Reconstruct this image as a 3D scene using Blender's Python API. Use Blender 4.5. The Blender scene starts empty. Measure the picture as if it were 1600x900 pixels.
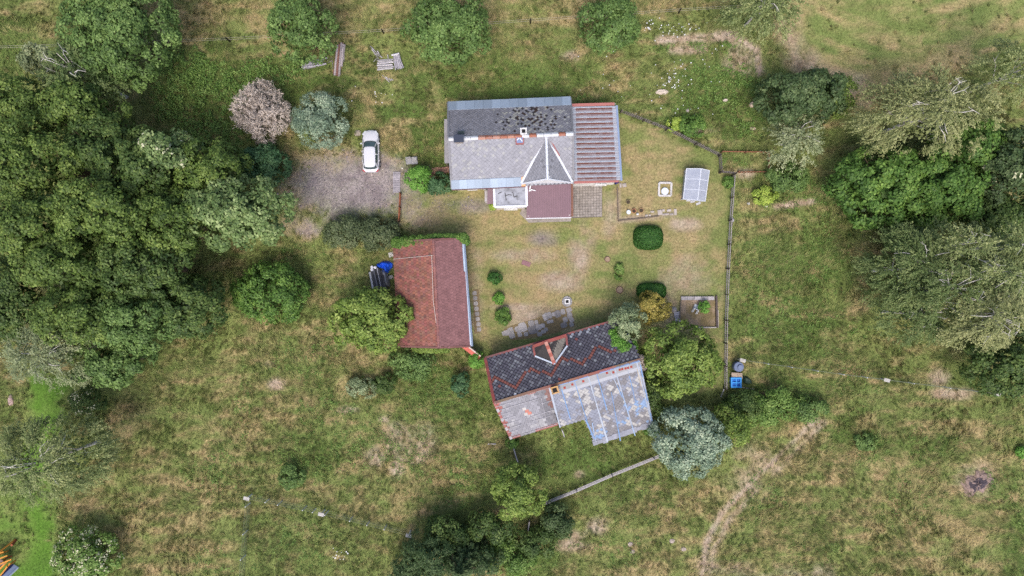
import bpy, math, random
import numpy as np
from mathutils import Vector, Matrix

# ------------------------------------------------------------------ camera, sky, sun
sc = bpy.context.scene
col_root = sc.collection
H = 73.0                      # flying height of the camera above the yard, metres
FPX = 1600 * 24.0 / 36.0      # focal length in photo pixels (24 mm lens on 36 mm sensor)
cam = bpy.data.cameras.new('camera')
cam.lens = 24.0; cam.sensor_width = 36.0; cam.clip_end = 5000; cam.clip_start = 0.5
camo = bpy.data.objects.new('camera', cam); col_root.objects.link(camo)
camo.location = (0, 0, H); camo.rotation_euler = (0, 0, 0)
sc.camera = camo

SUN_EL, SUN_AZ = 60.0, 185.0   # degrees; azimuth clockwise from +Y (north, top of the picture)
world = bpy.data.worlds.new('World'); sc.world = world; world.use_nodes = True
wn = world.node_tree.nodes; wl = world.node_tree.links
sky = wn.new('ShaderNodeTexSky'); sky.sky_type = 'NISHITA'; sky.sun_disc = False
sky.sun_elevation = math.radians(SUN_EL); sky.sun_rotation = math.radians(SUN_AZ)
sky.air_density = 1.0; sky.dust_density = 4.0; sky.ozone_density = 1.0
wn['Background'].inputs['Strength'].default_value = 0.14
wl.new(sky.outputs[0], wn['Background'].inputs[0])
sun = bpy.data.lights.new('sun', 'SUN'); sun.energy = 1.5; sun.angle = math.radians(26); sun.color = (1.0, 0.95, 0.88)
suno = bpy.data.objects.new('sun', sun); col_root.objects.link(suno)
_el, _az = math.radians(SUN_EL), math.radians(SUN_AZ)
_d = Vector((math.sin(_az) * math.cos(_el), math.cos(_az) * math.cos(_el), math.sin(_el)))
suno.rotation_euler = _d.to_track_quat('Z', 'Y').to_euler(); suno.location = _d * 120
sc.view_settings.view_transform = 'Standard'; sc.view_settings.look = 'None'
sc.view_settings.exposure = 0.62; sc.view_settings.gamma = 1.0; sc.view_settings.use_curve_mapping = False
sc.cycles.use_denoising = False; sc.render.filter_size = 1.15; sc.cycles.denoiser = 'OPENIMAGEDENOISE'; sc.cycles.denoising_input_passes = 'RGB_ALBEDO_NORMAL'; sc.cycles.denoising_prefilter = 'ACCURATE'
sc.cycles.max_bounces = 6; sc.cycles.diffuse_bounces = 3; sc.cycles.transparent_max_bounces = 8

# ------------------------------------------------------------------ helpers
rng = np.random.default_rng(7); random.seed(7)
OFF = {}

def P(px, py, z=0.0):
    """photo measurement -> metres on the level z"""
    k = (H - z) / FPX
    return Vector(((px - 800) * k, (450 - py) * k, z))

def C(r, g, b, f=1.0):
    def l(c):
        c /= 255.0
        return (c / 12.92 if c <= 0.04045 else ((c + 0.055) / 1.055) ** 2.4) * f
    return (l(r), l(g), l(b))

def tag(o, label=None, cat=None, group=None, kind=None):
    if label: o['label'] = label
    if cat: o['category'] = cat
    if group: o['group'] = group
    if kind: o['kind'] = kind
    return o

def thing(name, label, cat, loc=(0, 0, 0), rotz=0.0, group=None):
    o = bpy.data.objects.new(name, None); col_root.objects.link(o)
    o.empty_display_size = 0.3
    o.location = loc; o.rotation_euler = (0, 0, rotz)
    OFF[o.name] = Vector(loc)
    return tag(o, label, cat, group)

def link(name, mesh, parent=None, loc=None, rot=None, scale=None):
    o = bpy.data.objects.new(name, mesh); col_root.objects.link(o)
    if parent is not None:
        o.parent = parent
        OFF[o.name] = OFF.get(parent.name, Vector())
    if loc is not None: o.location = loc
    if rot is not None: o.rotation_euler = rot
    if scale is not None: o.scale = scale
    return o

class MB:
    """collects faces (world metres) and builds ONE mesh object"""
    def __init__(s): s.v = []; s.f = []; s.c = []; s.cur = (1, 1, 1); s.m = []; s.mi = 0
    def face(s, pts, c=None):
        b = len(s.v); s.v += [tuple(p) for p in pts]; s.f.append(tuple(range(b, b + len(pts))))
        s.c.append(c or s.cur); s.m.append(s.mi)
    def box8(s, p, c=None):
        b = len(s.v); s.v += [tuple(q) for q in p]
        for f in ((3, 2, 1, 0), (4, 5, 6, 7), (0, 1, 5, 4), (1, 2, 6, 5), (2, 3, 7, 6), (3, 0, 4, 7)):
            s.f.append(tuple(b + i for i in f)); s.c.append(c or s.cur); s.m.append(s.mi)
    def box(s, cx, cy, z0, sx, sy, sz, rz=0.0, c=None):
        ca, sa = math.cos(rz), math.sin(rz); q = []
        for z in (z0, z0 + sz):
            for dx, dy in ((-1, -1), (1, -1), (1, 1), (-1, 1)):
                x, y = dx * sx / 2, dy * sy / 2
                q.append((cx + x * ca - y * sa, cy + x * sa + y * ca, z))
        s.box8(q, c)
    def bar(s, a, b, w, h, up=(0, 0, 1), c=None):
        a = Vector(a); b = Vector(b); d = (b - a).normalized(); up = Vector(up)
        if abs(d.dot(up)) > 0.98: up = Vector((1, 0, 0))
        sd = d.cross(up).normalized() * (w / 2); u = sd.cross(d).normalized() * (h / 2)
        s.box8([a - sd - u, a + sd - u, b + sd - u, b - sd - u, a - sd + u, a + sd + u, b + sd + u, b - sd + u], c)
    def tube(s, pts, rads, n=8, cap=True, c=None):
        rings = []
        for i, p in enumerate(pts):
            p = Vector(p)
            d = (Vector(pts[min(i + 1, len(pts) - 1)]) - Vector(pts[max(i - 1, 0)])).normalized()
            a = d.cross(Vector((0.3, 0.9, 0.31)))
            if a.length < 0.05: a = d.cross(Vector((1, 0, 0)))
            a.normalize(); bb = d.cross(a).normalized(); b = len(s.v)
            for k in range(n):
                t = 2 * math.pi * k / n
                s.v.append(tuple(p + (a * math.cos(t) + bb * math.sin(t)) * rads[i]))
            rings.append(b)
        for r0, r1 in zip(rings, rings[1:]):
            for k in range(n):
                s.f.append((r0 + k, r0 + (k + 1) % n, r1 + (k + 1) % n, r1 + k)); s.c.append(c or s.cur); s.m.append(s.mi)
        if cap:
            s.f.append(tuple(reversed(range(rings[0], rings[0] + n)))); s.c.append(c or s.cur); s.m.append(s.mi)
            s.f.append(tuple(range(rings[-1], rings[-1] + n))); s.c.append(c or s.cur); s.m.append(s.mi)
    def lathe(s, cx, cy, prof, n=20, c=None):
        rings = []
        for r, z in prof:
            b = len(s.v)
            for k in range(n):
                t = 2 * math.pi * k / n; s.v.append((cx + r * math.cos(t), cy + r * math.sin(t), z))
            rings.append(b)
        for r0, r1 in zip(rings, rings[1:]):
            for k in range(n):
                s.f.append((r0 + k, r0 + (k + 1) % n, r1 + (k + 1) % n, r1 + k)); s.c.append(c or s.cur); s.m.append(s.mi)
        s.f.append(tuple(range(rings[-1], rings[-1] + n))); s.c.append(c or s.cur); s.m.append(s.mi)
        s.f.append(tuple(reversed(range(rings[0], rings[0] + n)))); s.c.append(c or s.cur); s.m.append(s.mi)
    def mesh(s, name, mat, off=Vector(), smooth=False):
        me = bpy.data.meshes.new(name)
        me.from_pydata([(x - off[0], y - off[1], z - off[2]) for x, y, z in s.v], [], s.f)
        for m in (mat if isinstance(mat, (list, tuple)) else [mat]): me.materials.append(m)
        a = me.attributes.new('col', 'FLOAT_COLOR', 'FACE')
        arr = np.ones((len(s.f), 4), np.float32); arr[:, :3] = np.array(s.c, np.float32).reshape(-1, 3)
        a.data.foreach_set('color', arr.ravel())
        if any(s.m): me.polygons.foreach_set('material_index', s.m)
        if smooth: me.polygons.foreach_set('use_smooth', [True] * len(s.f))
        me.update()
        return me
    def build(s, name, mat, parent=None, smooth=False, kind=None):
        off = OFF.get(parent.name, Vector()) if parent is not None else Vector()
        o = link(name, s.mesh(name, mat, off, smooth), parent)
        if kind: o['kind'] = kind
        return o

def np_mesh(name, verts, faces_n, nper, mat, cols=None, smooth=False):
    """verts (N,3); consecutive nper vertices make one face"""
    me = bpy.data.meshes.new(name); nv = len(verts); nf = nv // nper
    me.vertices.add(nv); me.vertices.foreach_set('co', np.ascontiguousarray(verts, np.float32).ravel())
    me.loops.add(nv); me.loops.foreach_set('vertex_index', np.arange(nv, dtype=np.int32))
    me.polygons.add(nf); me.polygons.foreach_set('loop_start', np.arange(0, nv, nper, dtype=np.int32))
    try: me.polygons.foreach_set('loop_total', np.full(nf, nper, np.int32))
    except Exception: pass
    if cols is not None:
        a = me.attributes.new('col', 'FLOAT_COLOR', 'FACE')
        arr = np.ones((nf, 4), np.float32); arr[:, :3] = cols
        a.data.foreach_set('color', arr.ravel())
    me.materials.append(mat); me.update(); me.validate()
    return me

# numpy value noise
_tab = np.random.default_rng(99).random((512, 512))
def vnoise(x, y, seed=0):
    x = np.asarray(x, float) + seed * 37.13; y = np.asarray(y, float) + seed * 91.7
    xi = np.floor(x).astype(int); yi = np.floor(y).astype(int); fx = x - xi; fy = y - yi
    fx = fx * fx * (3 - 2 * fx); fy = fy * fy * (3 - 2 * fy)
    g = lambda a, b: _tab[a % 512, b % 512]
    return (g(xi, yi) * (1 - fx) + g(xi + 1, yi) * fx) * (1 - fy) + (g(xi, yi + 1) * (1 - fx) + g(xi + 1, yi + 1) * fx) * fy
def fbm(x, y, size, seed=0, octv=4):
    s = 0; a = 1; t = 0; f = 1.0 / size
    for o in range(octv):
        s = s + a * vnoise(x * f, y * f, seed + o * 3); t += a; a *= 0.55; f *= 2.03
    return s / t

# ------------------------------------------------------------------ materials
def new_mat(name):
    m = bpy.data.materials.new(name); m.use_nodes = True
    nt = m.node_tree; return m, nt.nodes, nt.links, nt.nodes['Principled BSDF']

def mat_attr(name, rough=0.75, var=0.25, scale=6.0, bump=0.25, metal=0.0, fine=30.0, spec=0.3, stretch=(1, 1, 1), stain=None, stain_scale=1.2, stain_amt=0.5):
    """colour comes from the 'col' attribute, broken up by noise; optional stain colour in patches"""
    m, n, l, b = new_mat(name)
    at = n.new('ShaderNodeAttribute'); at.attribute_name = 'col'
    tc = n.new('ShaderNodeTexCoord'); mp = n.new('ShaderNodeMapping'); mp.inputs['Scale'].default_value = stretch
    l.new(tc.outputs['Object'], mp.inputs[0])
    nz = n.new('ShaderNodeTexNoise'); nz.inputs['Scale'].default_value = scale; nz.inputs['Detail'].default_value = 6; nz.inputs['Roughness'].default_value = 0.65
    l.new(mp.outputs[0], nz.inputs['Vector'])
    mr = n.new('ShaderNodeMapRange'); mr.inputs[1].default_value = 0.25; mr.inputs[2].default_value = 0.75
    mr.inputs[3].default_value = 1 - var; mr.inputs[4].default_value = 1 + var
    l.new(nz.outputs[0], mr.inputs[0])
    mx = n.new('ShaderNodeMix'); mx.data_type = 'RGBA'; mx.blend_type = 'MULTIPLY'; mx.inputs[0].default_value = 1.0
    l.new(at.outputs['Color'], mx.inputs[6]); l.new(mr.outputs[0], mx.inputs[7])
    out = mx.outputs[2]
    if stain:
        n2 = n.new('ShaderNodeTexNoise'); n2.inputs['Scale'].default_value = stain_scale; n2.inputs['Detail'].default_value = 8; n2.inputs['Roughness'].default_value = 0.7
        l.new(mp.outputs[0], n2.inputs['Vector'])
        r2 = n.new('ShaderNodeMapRange'); r2.inputs[1].default_value = 0.5; r2.inputs[2].default_value = 0.66; r2.inputs[3].default_value = 0; r2.inputs[4].default_value = stain_amt
        l.new(n2.outputs[0], r2.inputs[0])
        m2 = n.new('ShaderNodeMix'); m2.data_type = 'RGBA'; m2.inputs[7].default_value = (*stain, 1)
        l.new(r2.outputs[0], m2.inputs[0]); l.new(out, m2.inputs[6]); out = m2.outputs[2]
    l.new(out, b.inputs['Base Color'])
    b.inputs['Roughness'].default_value = rough; b.inputs['Metallic'].default_value = metal
    b.inputs['Specular IOR Level'].default_value = spec
    if bump:
        nb = n.new('ShaderNodeTexNoise'); nb.inputs['Scale'].default_value = fine; nb.inputs['Detail'].default_value = 4
        l.new(mp.outputs[0], nb.inputs['Vector'])
        bp = n.new('ShaderNodeBump'); bp.inputs['Strength'].default_value = bump; bp.inputs['Distance'].default_value = 0.02
        l.new(nb.outputs[0], bp.inputs['Height']); l.new(bp.outputs[0], b.inputs['Normal'])
    return m

def mat_leaf(name, trans=0.25, rough=0.55):
    m, n, l, b = new_mat(name)
    at = n.new('ShaderNodeAttribute'); at.attribute_name = 'col'
    l.new(at.outputs['Color'], b.inputs['Base Color']); b.inputs['Roughness'].default_value = rough
    b.inputs['Specular IOR Level'].default_value = 0.25
    tr = n.new('ShaderNodeBsdfTranslucent'); l.new(at.outputs['Color'], tr.inputs[0])
    ms = n.new('ShaderNodeMixShader'); ms.inputs[0].default_value = trans
    l.new(b.outputs[0], ms.inputs[1]); l.new(tr.outputs[0], ms.inputs[2])
    l.new(ms.outputs[0], n['Material Output'].inputs[0])
    return m

M = {}
M['leaf'] = mat_leaf('leaf', 0.14)
M['grass'] = mat_leaf('grass_blade', 0.2, 0.7)
M['slate'] = mat_attr('slate', 0.7, 0.22, 3.0, 0.3, fine=25)
M['tile'] = mat_attr('clay_tile', 0.8, 0.25, 1.6, 0.4, fine=18)
M['render'] = mat_attr('lime_render', 0.9, 0.15, 2.0, 0.3, stain=C(120, 110, 100), stain_amt=0.4)
M['metal'] = mat_attr('sheet_metal', 0.45, 0.18, 2.5, 0.12, metal=0.0, spec=0.5, stain=C(120, 125, 135), stain_scale=2.5, stain_amt=0.5)
M['rustroof'] = mat_attr('galvanised_sheet', 0.6, 0.2, 5.0, 0.15, spec=0.4, stretch=(0.35, 2.2, 1), stain=C(112, 72, 60), stain_scale=3.0, stain_amt=0.3)
M['paint'] = mat_attr('painted_metal', 0.5, 0.12, 1.5, 0.1, spec=0.4)
M['wood'] = mat_attr('weathered_wood', 0.85, 0.3, 5.0, 0.4, fine=40)
M['concrete'] = mat_attr('concrete', 0.9, 0.25, 3.0, 0.4, fine=30, stain=C(86, 82, 72), stain_scale=2.0, stain_amt=0.5)
M['bark'] = mat_attr('bark', 0.9, 0.3, 6.0, 0.5, fine=25)
M['birchbark'] = mat_attr('birch_bark', 0.75, 0.2, 5.0, 0.3, stain=C(60, 55, 50), stain_scale=4, stain_amt=0.6)
M['plastic'] = mat_attr('plastic', 0.45, 0.08, 3.0, 0.05)
M['fabric'] = mat_attr('tarpaulin', 0.5, 0.15, 3.0, 0.2)
M['stone'] = mat_attr('stone', 0.9, 0.25, 4.0, 0.5, fine=25)
M['soil'] = mat_attr('soil', 0.95, 0.3, 5.0, 0.8, fine=20)
M['membrane'] = mat_attr('roof_felt', 0.85, 0.3, 1.8, 0.4, fine=12, stain=C(95, 94, 98), stain_scale=1.5, stain_amt=0.7)
M['wire'] = mat_attr('galvanised_wire', 0.5, 0.1, 3.0, 0.0)
M['rubber'] = mat_attr('rubber', 0.8, 0.1, 10, 0.1)
def mat_gloss(name, colr, rough, coat=0.0, spec=0.5, metal=0.0):
    m, n, l, b = new_mat(name); b.inputs['Roughness'].default_value = rough; b.inputs['Metallic'].default_value = metal
    nz = n.new('ShaderNodeTexNoise'); nz.inputs['Scale'].default_value = 3.0; nz.inputs['Detail'].default_value = 5
    cr = n.new('ShaderNodeMix'); cr.data_type = 'RGBA'
    cr.inputs[6].default_value = (*[c * 0.93 for c in colr], 1); cr.inputs[7].default_value = (*colr, 1)
    l.new(nz.outputs[0], cr.inputs[0]); l.new(cr.outputs[2], b.inputs['Base Color'])
    b.inputs['Coat Weight'].default_value = coat; b.inputs['Specular IOR Level'].default_value = spec
    b.inputs['Coat Roughness'].default_value = 0.08
    return m
M['carpaint'] = mat_gloss('white_car_paint', (0.60, 0.60, 0.64), 0.35, 0.6)
M['glass'] = mat_gloss('dark_glass', (0.05, 0.08, 0.085), 0.12, 0.0, 0.8)
M['lamp_red'] = mat_gloss('red_lens', (0.45, 0.03, 0.04), 0.2)
M['lamp_clear'] = mat_gloss('clear_lens', (0.55, 0.57, 0.6), 0.12)
M['chrome'] = mat_gloss('alloy', (0.5, 0.5, 0.52), 0.3, metal=0.9)
def mat_poly():
    m, n, l, b = new_mat('polycarbonate')
    nz = n.new('ShaderNodeTexNoise'); nz.inputs['Scale'].default_value = 2.2; nz.inputs['Detail'].default_value = 5
    wv = n.new('ShaderNodeTexWave'); wv.inputs['Scale'].default_value = 6.0; wv.inputs['Distortion'].default_value = 0.6
    tc = n.new('ShaderNodeTexCoord'); l.new(tc.outputs['Object'], wv.inputs['Vector']); l.new(tc.outputs['Object'], nz.inputs['Vector'])
    mx = n.new('ShaderNodeMix'); mx.data_type = 'RGBA'; mx.inputs[6].default_value = (*C(168, 174, 192), 1); mx.inputs[7].default_value = (*C(205, 209, 220), 1)
    l.new(nz.outputs[0], mx.inputs[0])
    m3 = n.new('ShaderNodeMix'); m3.data_type = 'RGBA'; m3.blend_type = 'MULTIPLY'; m3.inputs[0].default_value = 0.18
    l.new(mx.outputs[2], m3.inputs[6]); l.new(wv.outputs[0], m3.inputs[7])
    l.new(m3.outputs[2], b.inputs['Base Color']); b.inputs['Roughness'].default_value = 0.25
    tr = n.new('ShaderNodeBsdfTransparent'); tr.inputs[0].default_value = (0.9, 0.93, 0.97, 1)
    ms = n.new('ShaderNodeMixShader'); ms.inputs[0].default_value = 0.28
    l.new(b.outputs[0], ms.inputs[1]); l.new(tr.outputs[0], ms.inputs[2]); l.new(ms.outputs[0], n['Material Output'].inputs[0])
    return m
M['poly'] = mat_poly()

# ------------------------------------------------------------------ ground cover map (where the place is dry, bare, gravelled, mown)
KG = H / FPX
def brush_ell(x, y, px, py, rx, ry, ang=0, soft=0.5):
    c = P(px, py); a = math.radians(-ang); dx = x - c.x; dy = y - c.y
    u = (dx * math.cos(a) + dy * math.sin(a)) / (rx * KG); v = (-dx * math.sin(a) + dy * math.cos(a)) / (ry * KG)
    r = np.sqrt(u * u + v * v)
    return np.clip((1 + soft - r) / (2 * soft), 0, 1)
def seg_dist(x, y, pts):
    d = np.full(np.shape(x), 1e9)
    w = [P(*p) for p in pts]
    for a, b in zip(w, w[1:]):
        ex, ey = b.x - a.x, b.y - a.y; L = ex * ex + ey * ey
        t = np.clip(((x - a.x) * ex + (y - a.y) * ey) / L, 0, 1)
        d = np.minimum(d, np.hypot(x - a.x - t * ex, y - a.y - t * ey))
    return d
def brush_line(x, y, pts, w, soft=0.6):
    return np.clip((1 + soft - seg_dist(x, y, pts) / (w * KG)) / (2 * soft), 0, 1)
def brush_poly(x, y, pts, soft=8):
    w = [P(*p) for p in pts]; ins = np.zeros(np.shape(x), bool); n = len(w)
    for i in range(n):
        a, b = w[i], w[(i + 1) % n]
        if a.y == b.y: continue
        c = ((a.y > y) != (b.y > y)) & (x < (b.x - a.x) * (y - a.y) / (b.y - a.y) + a.x)
        ins ^= c
    d = seg_dist(x, y, pts + [pts[0]]) / (soft * KG)
    return np.clip(np.where(ins, 0.5 + d * 0.5, 0.5 - d * 0.5), 0, 1)

YARD = [(722, 300), (968, 178), (1122, 245), (1142, 275), (1132, 606), (1000, 640), (960, 500), (760, 552), (735, 540), (722, 372), (632, 350), (632, 300)]
LAWN = [(48, 585), (110, 598), (104, 652), (72, 700), (84, 762), (87, 905), (60, 960), (-60, 960), (-60, 770), (10, 740), (46, 690)]
FIELD = [(1228, -80), (1236, 70), (1300, 128), (1345, 150), (1430, 132), (1500, 104), (1680, 50), (1680, -80)]
def masks(x, y):
    n1 = fbm(x, y, 9.0, 1, 5); n2 = fbm(x, y, 2.2, 5, 4); n3 = fbm(x, y, 0.7, 9, 3)
    edge = (n2 - 0.5) * 1.1 + (n3 - 0.5) * 0.5
    mk = lambda b, k=1.0: np.clip((b + edge * k * (4 * b * (1 - b) + 0.12 * (b > 0.02))), 0, 1)
    E = lambda *a, **k: brush_ell(x, y, *a, **k)
    L = lambda *a, **k: brush_line(x, y, *a, **k)
    Q = lambda *a, **k: brush_poly(x, y, *a, **k)
    mx = np.maximum
    yard = Q(YARD, 6)
    lawn = mk(Q(LAWN, 10), 1.1) * (.55 + .45 * np.clip((n2 - .25) * 3, 0, 1)); lawn = lawn * (1 - .6 * E(14, 775, 26, 40)) * (1 - .6 * E(20, 858, 24, 26))
    fc = P(1440, -190); fr = np.hypot(x - fc.x, (y - fc.y) * 1.25); fa = np.arctan2(x - fc.x, y - fc.y); field = Q(FIELD, 14); arcs = fbm(fr * 1.0, fa * 5.0, 1.1, 55, 4)
    dry = 0.34 + 0 * x
    dry = mx(dry, 0.72 * yard)
    for a in ((870, 420, 120, 62), (930, 350, 70, 30), (1000, 240, 45, 45), (1060, 370, 50, 60), (1015, 300, 90, 50)): dry = mx(dry, 0.86 * E(*a))
    for a in ((612, 222, 26, 34), (520, 245, 70, 34), (470, 330, 26, 60), (455, 240, 18, 40), (540, 410, 30, 40), (590, 275, 24, 60)): dry = mx(dry, 1.0 * E(*a))
    dry = mx(dry, 0.72 * Q([(262, -80), (262, 62), (900, 44), (1140, 18), (1250, -80)], 14))
    dry = mx(dry, 0.66 * Q([(1225, -80), (1225, 90), (1330, 150), (1480, 110), (1680, 60), (1680, -80)], 14))
    dry = dry * (1 - .5 * field) + .1 * field; dry = dry + field * (arcs - .5) * 1.9
    dry = mx(dry, 1.15 * L([(1240, 10), (1226, 60), (1262, 112), (1335, 138), (1420, 120), (1500, 100)], 26, soft=0.9))
    dry = mx(dry, 0.66 * Q([(170, 600), (330, 540), (520, 380), (600, 480), (640, 560), (770, 640), (790, 700), (640, 830), (390, 790), (390, 980), (90, 980), (90, 760), (190, 690)], 20))
    dry = mx(dry, 0.95 * E(190, 660, 30, 40)); dry = mx(dry, 0.8 * E(200, 720, 40, 26)); dry = mx(dry, 0.7 * E(330, 640, 40, 60)); dry = mx(dry, 0.75 * E(600, 800, 60, 22))
    dry = mx(dry, 0.70 * Q([(900, 800), (1080, 745), (1190, 680), (1280, 640), (1680, 650), (1680, 980), (860, 980)], 16))
    for a in ((1300, 830, 130, 40), (1480, 840, 90, 70), (1050, 800, 60, 20), (1370, 720, 40, 50), (1500, 880, 130, 16), (1250, 760, 50, 40), (1050, 850, 60, 40), (1180, 720, 40, 26)): dry = mx(dry, 0.85 * E(*a))
    dry = mx(dry, 0.9 * E(1212, 352, 40, 18)); dry = mx(dry, 0.75 * E(1340, 470, 22, 60)); dry = mx(dry, 0.7 * E(1250, 580, 120, 16)); dry = mx(dry, 0.8 * E(70, 30, 24, 60)); dry = mx(dry, 0.85 * E(720, 890, 60, 24))
    dry = mx(dry, 0.7 * E(890, 90, 18, 10)); dry = mx(dry, 0.6 * E(600, 105, 20, 30))
    lush = 0 * x
    for a in ((320, 150, 70, 100), (800, 130, 160, 45), (660, 190, 60, 80), (450, 130, 120, 40), (1250, 430, 60, 60), (1240, 520, 80, 40), (1210, 600, 70, 20), (1340, 680, 60, 40), (1420, 690, 100, 26), (900, 720, 80, 26), (690, 620, 70, 60), (20, 60, 40, 60), (830, 880, 60, 30), (1590, 840, 22, 70), (1130, 150, 90, 50), (480, 700, 50, 40)): lush = mx(lush, E(*a))
    dry = dry * (1 - 0.6 * lush)
    for a in ((612, 222, 28, 36), (520, 248, 60, 26), (590, 275, 22, 50), (460, 300, 20, 60)): dry = mx(dry, 1.15 * E(*a))
    soil = 0 * x
    soil = mx(soil, 1.1 * L([(1032, 62), (1100, 58), (1150, 58), (1182, 78), (1186, 112)], 7)); soil = mx(soil, 0.8 * E(1160, 88, 26, 24)); soil = mx(soil, .7 * L([(1050, 78), (1100, 76)], 6)); soil = mx(soil, .55 * L([(1228, 40), (1236, 80), (1290, 124), (1345, 142)], 15, soft=.9)); soil = mx(soil, .6 * E(1352, 160, 16, 12))
    soil = mx(soil, 0.85 * L([(1275, 655), (1235, 694), (1176, 752), (1126, 802), (1104, 850), (1096, 900)], 4.5, soft=.8))
    soil = mx(soil, 0.6 * L([(1286, 660), (1248, 700), (1190, 760), (1140, 812), (1116, 860), (1108, 900)], 4, soft=1.0)); soil = mx(soil, .45 * E(1170, 740, 40, 40)); soil = mx(soil, .4 * L([(1090, 885), (1180, 895), (1300, 893)], 9, soft=1.0))
    for a in ((545, 640, 16, 5), (432, 600, 12, 8), (600, 655, 8, 5), (655, 690, 10, 6), (585, 712, 14, 16), (620, 735, 10, 12), (420, 570, 10, 5), (905, 740, 8, 6), (890, 88, 12, 8), (1080, 205, 30, 4), (1165, 272, 14, 8), (700, 885, 20, 8), (800, 480, 30, 5), (815, 400, 40, 10), (905, 395, 14, 30), (950, 330, 12, 30), (880, 440, 30, 14), (1070, 350, 24, 10)): soil = mx(soil, .8 * E(*a))
    soil = mx(soil, 0.95 * L([(1212, 322), (1272, 315)], 4)); soil = mx(soil, 0.8 * E(1490, 615, 30, 9)); soil = mx(soil, 0.7 * E(1466, 590, 16, 12))
    for a in ((930, 822, 18, 14), (895, 852, 24, 10), (906, 836, 16, 8), (640, 690, 40, 26), (1525, 752, 26, 26)): soil = mx(soil, 0.75 * E(*a))
    for a in ((1075, 460, 40, 45), (1060, 490, 40, 30), (912, 372, 16, 24), (640, 320, 20, 30), (836, 500, 60, 20), (470, 350, 26, 26)): soil = mx(soil, 0.55 * E(*a))
    soil = mx(soil, 0.35 * L([(745, 400), (745, 540)], 9)); soil = mx(soil, 0.6 * L([(965, 300), (966, 345), (1050, 335)], 4))
    grav = mx(0.95 * E(554, 292, 92, 46, soft=0.5), 0.3 * E(640, 322, 60, 24)); grav = mx(grav, 0.45 * E(740, 322, 34, 10)); grav = mx(grav, .5 * E(850, 372, 22, 12))
    grav = mx(grav, 0.5 * E(475, 355, 26, 16))
    return dict(n1=n1, n2=n2, n3=n3, yard=yard, lawn=lawn, field=field, dry=dry, lush=mk(lush), soil=mk(soil, 1.3), grav=mk(grav, 0.9))

def lerp(a, b, t): return a + (b - a) * t[..., None]
def ground_rgb(x, y, mk=None):
    k = mk or masks(x, y); v = lambda *c: np.array(C(*c))
    g = lerp(v(120, 130, 76), v(100, 116, 64), np.clip((k['n2'] - 0.3) * 2, 0, 1))
    g = lerp(g, v(84, 106, 52), k['lush'] * 0.8)
    strk = fbm(x * .8 + 2.5 * k['n1'], y * 2.2, 1.4, 21, 4); strk = .5 + (strk - .5) * (1 - .45 * k['yard'])
    qf = 1 - .75 * k['field']; d = np.clip(k['dry'] + ((k['n1'] - 0.5) * 1.0 + (strk - 0.5) * 2.2 + (k['n2'] - .5) * .9) * qf - 0.2 + .1 * k['field'], 0, 1); d = d * d * (3 - 2 * d)
    tuft = np.clip((fbm(x, y, 1.1, 71, 4) - .5) * 4.5, 0, 1) * (1 - k['yard'] * .6) * (1 - k['lawn'])
    tan = lerp(np.broadcast_to(v(154, 142, 100), g.shape), v(164, 142, 108), np.clip((k['n3'] - 0.3) * 2, 0, 1))
    g = lerp(g, tan, d * (1 - k['lawn']))
    g = lerp(g, v(74, 92, 44), tuft * .45)
    g = lerp(g, lerp(np.broadcast_to(v(90, 126, 46), g.shape), v(80, 110, 44), np.clip((k['n2'] - 0.3) * 2, 0, 1)), k['lawn'])
    g = lerp(g, lerp(np.broadcast_to(v(178, 162, 146), g.shape), v(150, 130, 110), np.clip((k['n3'] - 0.25) * 2, 0, 1)), k['soil'])
    g = lerp(g, lerp(np.broadcast_to(v(150, 140, 140), g.shape), v(118, 108, 110), np.clip((k['n3'] - 0.25) * 2, 0, 1)), k['grav'])
    g = g * (1.07 - .13 * k['yard'])[..., None]
    return g

def build_ground():
    fx = np.arange(-60, 60.01, 0.26); fy = np.arange(-35, 35.01, 0.26)
    far = np.array([66, 76, 95, 130, 200, 400, 900, 2000.0])
    X = np.concatenate([-far[::-1], fx, far]); Y = np.concatenate([-(far[::-1]), fy, far]); Y = np.unique(np.concatenate([-far[::-1] , [-50, -42, -38], fy, [38, 42, 50], far]))
    gx, gy = np.meshgrid(X, Y); n = gx.size; z = 0 * gx
    me = bpy.data.meshes.new('ground'); nx, ny = len(X), len(Y)
    me.vertices.add(n); me.vertices.foreach_set('co', np.stack([gx, gy, z], -1).astype(np.float32).ravel())
    i = (np.arange(ny - 1)[:, None] * nx + np.arange(nx - 1)).ravel()
    q = np.stack([i, i + 1, i + nx + 1, i + nx], -1).astype(np.int32); nf = len(q)
    me.loops.add(nf * 4); me.loops.foreach_set('vertex_index', q.ravel())
    me.polygons.add(nf); me.polygons.foreach_set('loop_start', np.arange(0, nf * 4, 4, dtype=np.int32))
    a = me.attributes.new('col', 'FLOAT_COLOR', 'POINT'); arr = np.ones((n, 4), np.float32)
    arr[:, :3] = ground_rgb(gx, gy).reshape(-1, 3); a.data.foreach_set('color', arr.ravel())
    m = mat_attr('turf', 0.95, 0.5, 4.5, 1.0, fine=9.0, spec=0.1, stain=C(70, 82, 44), stain_scale=2.2, stain_amt=0.36)
    me.materials.append(m); me.update(); me.validate()
    o = link('ground', me); o['kind'] = 'structure'
build_ground()

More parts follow.
